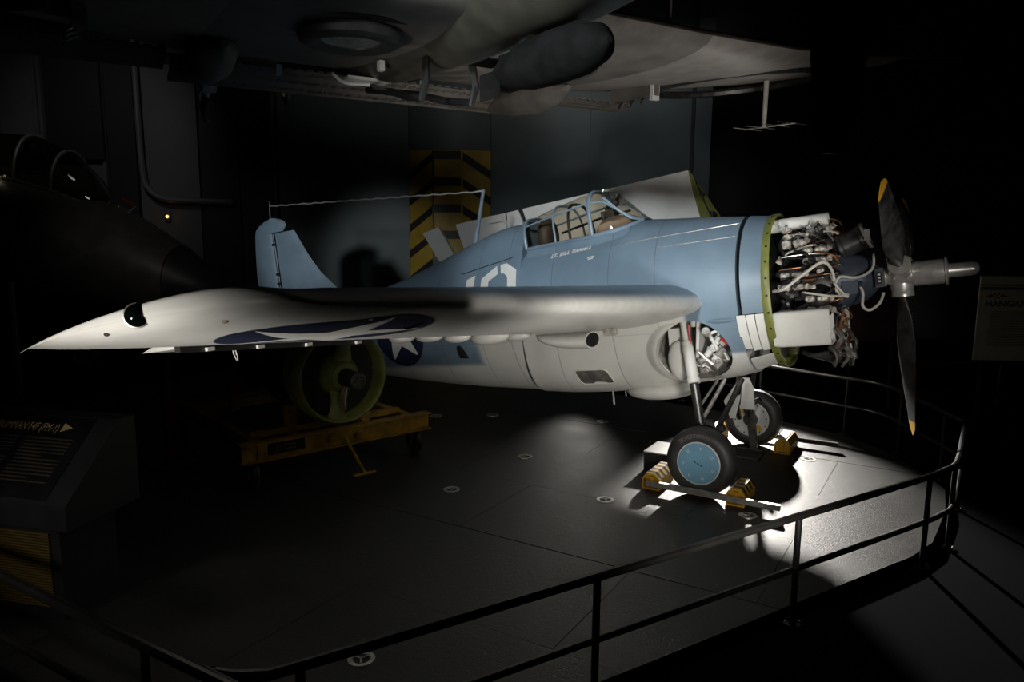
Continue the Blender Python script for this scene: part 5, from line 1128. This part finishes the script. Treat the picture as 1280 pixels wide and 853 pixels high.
def perforated(a0, a1, b0, b1, z0, z1, nm, m, rows=3, pitch=0.105):    # flap skin with real round holes
    nb = max(1, int(abs(b1 - b0) / pitch)); mb = MB(); L = lambda a, b: (a, b, z0 + (z1 - z0) * (a - a0) / (a1 - a0))
    da = (a1 - a0) / rows; d_b = (b1 - b0) / nb
    for i in range(rows):
        for j in range(nb):
            ca = a0 + da * (i + .5); cb = b0 + d_b * (j + .5); o = []; inn = []
            for k in range(8):
                q = pi / 4 * k + pi / 8; cx, sx = cos(q), sin(q); mq = max(abs(cx), abs(sx)); o.append((ca + da / 2 * cx / mq, cb + d_b / 2 * sx / mq)); inn.append((ca + abs(da) * 0.30 * cx, cb + abs(d_b) * 0.30 * sx))
            vs = [L(*p) for p in o] + [L(*p) for p in inn]; th = 0.02
            vs += [(p[0], p[1], p[2] + th) for p in vs]; fs = []
            for k in range(8): k2 = (k + 1) % 8; fs += [(k, k2, 8 + k2, 8 + k), (16 + k, 24 + k, 24 + k2, 16 + k2), (8 + k, 8 + k2, 24 + k2, 24 + k)]
            # square corners
            mb.add(vs, fs)
            for q in range(4):
                sa, sb = ((1, 1), (-1, 1), (-1, -1), (1, -1))[q]; k = (0, 2, 4, 6)[q]; cnr = L(ca + da / 2 * sa, cb + d_b / 2 * sb); mb.add([vs[k], cnr, vs[(k + 1) % 8]], [(0, 1, 2)])
    return part(nm, mb, M[m], db)
perforated(-2.12, -2.55, -1.95, 1.95, 0.06, -0.10, 'dive_flap', 'darkskin')  # centre and left flaps painted darker than the right to look less lit
perforated(-2.0, -2.40, -3.9, -2.0, 0.10, -0.02, 'dive_flap', 'darkskin')
perforated(-2.0, -2.36, 2.0, 3.6, 0.08, 0.04, 'dive_flap', 'paleskin')
# belly, cowl, engine, propeller, tail
fr = lambda a, w, h, z: [(a, w * cos(q), z + h * sin(q)) for q in np.linspace(0, 2 * pi, 29)[:-1]]
part('fuselage', MB().rings([fr(*q) for q in ((2.55, 0.50, 0.50, 0.40), (1.6, 0.55, 0.62, 0.45), (0.4, 0.56, 0.66, 0.5), (-1.2, 0.52, 0.62, 0.52), (-3.0, 0.36, 0.46, 0.52), (-5.0, 0.16, 0.22, 0.55), (-6.2, 0.04, 0.06, 0.6))]), M['olive'], db)
part('cowling', MB().lathe((2.5, 0, 0.42), (1, 0, 0), [(0, 0.58), (0.1, 0.66), (0.6, 0.66), (0.85, 0.56), (0.86, 0.50), (0.6, 0.52)], 32), M['black'], db)
part('engine_face', MB().lathe((2.9, 0, 0.42), (1, 0, 0), [(0, 0.5), (0.2, 0.48), (0.25, 0.2), (0.6, 0.12)], 24), M['darksteel'], db)
pr = part('propeller', MB().lathe((3.5, 0, 0.44), (1, 0, 0), [(0, 0.10), (0.15, 0.12), (0.3, 0.08), (0.33, 0.02)], 20), M['darksteel'], db)
mb = MB(); rs = []
for r, w, th in ((0.1, 0.06, 0.06), (0.4, 0.11, 0.045), (0.8, 0.14, 0.03), (1.2, 0.125, 0.022), (1.5, 0.10, 0.014), (1.62, 0.05, 0.01)):
    tw = radians(60 - 22 * r); rs.append([(w * cos(q) * sin(tw) + th * sin(q) * cos(tw), -w * cos(q) * cos(tw) + th * sin(q) * sin(tw), r) for q in np.linspace(0, 2 * pi, 17)[:-1]])
mb.rings(rs); bm_ = mb.mesh('blade', M['black'])
for k in range(3):
    o = part('blade', bm_, None, pr); o.matrix_local = Matrix.Translation((3.62, 0, 0.44)) @ Matrix.Rotation(pi + 2 * pi * k / 3, 4, 'X')
part('tail_fin', MB().rings([[(p[0], p[2], 0.5 + z) for p in wsecb(0, le, te, 0, 0.1)] for z, le, te in ((0, -4.9, -6.3), (0.9, -5.5, -6.4), (1.3, -5.9, -6.4))]), M['olive'], db)
part('tailplane', MB().rings([wsecb(b, le, te, 0.75, 0.08) for b, le, te in ((-2.0, -5.6, -6.1), (0, -5.0, -6.5), (2.0, -5.6, -6.1))]), M['olive'], db)
mb = MB(); mb.tube([(-5.3, 0, 0.6), (-5.38, 0, 0.45), (-5.34, -0.05, 0.34)], 0.035, 8, 3); mb.box((-5.3, 0, 0.45), (0.12, 0.08, 0.08)); ts = part('tail_strut', mb, M['hubwhite'], db)
mb = MB(); mb.torus((-5.36, 0.0, 0.34), (0, 1, 0), 0.10, 0.055, 22, 8); mb.cyl((-5.36, -0.04, 0.34), (-5.36, 0.04, 0.34), 0.08); part('tail_wheel', mb, M['rubber'], ts)
for s in (1, -1):
    mb = MB(); mb.lathe((0.0, s * 0.95, -0.005), (0, 0, -1), [(-0.05, 0.50), (0.02, 0.50), (0.02, 0.48)], 36); part('wheel_well', mb, M['matblack'], db)
    mb = MB(); mb.torus((0, s * 0.95, -0.07), (0, 0, 1), 0.31, 0.10, 36, 10, 0.07); t_ = part('main_wheel', mb, M['rubber'], db)
    mb = MB(); mb.lathe((0, s * 0.95, -0.07), (0, 0, -1), [(0, 0.24), (0.03, 0.235), (0.05, 0.12), (0.06, 0.01)], 30); part('hub', mb, M['alu'], t_)
    mb = MB(); rs = []
    for a, w, h in ((-0.15, 0.03, 0.03), (-0.4, 0.16, 0.13), (-0.8, 0.21, 0.19), (-1.3, 0.17, 0.15), (-1.8, 0.06, 0.05)): rs.append(fr(a - 0.7, w, h, -0.05))
    mb.rings([[(p[0], p[1] + s * 1.72, p[2]) for p in r] for r in rs]); part('gear_fairing', mb, M['darkskin'], db)
    mb = MB(); mb.rings([[(p[0], p[1] + s * 2.35, p[2] + 0.15) for p in r] for r in [fr(a, w, h, 0) for a, w, h in ((0.3, 0.03, 0.03), (0.1, 0.12, 0.1), (-0.4, 0.15, 0.13), (-1.2, 0.03, 0.03))]]); part('gun_fairing', mb, M['darkskin'], db)
    mb = MB(); mb.box((-1.0, s * 2.75, 0.02), (0.75, 0.07, 0.16)); rk = part('bomb_rack', mb, M['darkskin'], db)
    mb = MB(); mb.box((-0.66, s * 2.75, 0.0), (0.05, 0.10, 0.22)); mb.box((-0.66, s * 2.75, 0.10), (0.12, 0.14, 0.03)); part('rack_post', mb, M['hubwhite'] if s > 0 else M['darkskin'], rk)  # left post painted dark so it looks unlit
    for a in (-1.2, -1.0, -0.82):
        mb = MB(); mb.tube([(a, s * 2.75, -0.06), (a + 0.03, s * 2.75 - 0.07, -0.10), (a + 0.06, s * 2.75 - 0.1, -0.14)], 0.012, 6, 3); part('sway_brace', mb, M['darksteel'], rk)
mb = MB(); mb.rings([[(p[0], p[1], p[2]) for p in fr(a, r, r, -0.36)] for a, r in ((2.0, 0.02), (1.9, 0.12), (1.7, 0.17), (1.4, 0.18), (1.1, 0.17), (0.8, 0.12), (0.6, 0.05))]); bo = part('bomb', mb, M['bombblack'], db)
mb = MB()
for q in range(4): mb.box((0.65, 0.12 * cos(q * pi / 2 + pi / 4), -0.36 + 0.12 * sin(q * pi / 2 + pi / 4)), (0.3, 0.01, 0.2), Matrix.Rotation(-q * pi / 2, 3, 'X'))
part('bomb_fin', mb, M['bombblack'], bo)
for s in (1, -1):
    mb = MB(); mb.tube([(-0.2, s * 0.22, -0.10), (-0.25, s * 0.24, -0.42), (-1.2, s * 0.12, -0.22), (-1.9, s * 0.10, -0.10)], 0.035, 8, 2); part('bomb_crutch', mb, M['black'], db)
for a, b in ((-0.9, -0.35), (-1.5, 0.35), (-1.6, -1.1), (-1.5, 1.2)):
    mb = MB(); mb.box((a, b, -0.06), (0.07, 0.05, 0.09)); part('access_bracket', mb, M['hubwhite'], db)
mb = MB(); mb.tube([(-1.7, -0.55, -0.01), (-1.75, -0.4, -0.08), (-1.72, -0.15, -0.08)], 0.018, 8, 4); mb.box((-1.68, -0.2, -0.05), (0.2, 0.45, 0.03)); part('arrestor_latch', mb, M['hubwhite'], db)
mb = MB(); mb.tube([(-2.5, -1.5, -0.06), (-2.95, -1.5, -0.05), (-3.05, -1.5, -0.15)], 0.03, 8, 3); mb.box((-2.9, -1.5, -0.06), (0.14, 0.14, 0.10)); mb.tube([(-2.98, -1.58, -0.10), (-3.0, -1.58, -0.2), (-3.06, -1.58, -0.28)], 0.014, 6, 3); hw = part('wheel_bracket', mb, M['hubwhite'], db)
mb = MB(); mb.torus((-3.07, -1.5, -0.27), (0.3, 1, 0), 0.09, 0.05, 22, 8); mb.cyl((-3.07, -1.54, -0.27), (-3.07, -1.46, -0.27), 0.07); part('hanging_wheel', mb, M['rubber'], hw)
# homing aerial under the right wing
mb = MB(); mb.cyl((-0.45, 4.3, 0.24), (-0.45, 4.3, -0.30), 0.030, 0.024, 10); y_ = part('aerial_mast', mb, M['hose'], db)
mb = MB(); mb.cyl((-0.75, 4.3, -0.30), (0.0, 4.3, -0.30), 0.009, n=6)
for a in (-0.7, -0.5, -0.28, -0.05): mb.cyl((a, 4.05, -0.30), (a, 4.55, -0.30), 0.006, n=6)
part('aerial_elements', mb, M['alu'], y_)
for a, b in ((0.8, -1.6), (0.8, 1.6), (-3.0, 0)):
    mb = MB(); mb.cyl((a, b, 0.2), (a, b, 4.01), 0.012, n=6); part('suspension_cable', mb, M['steel'], db)
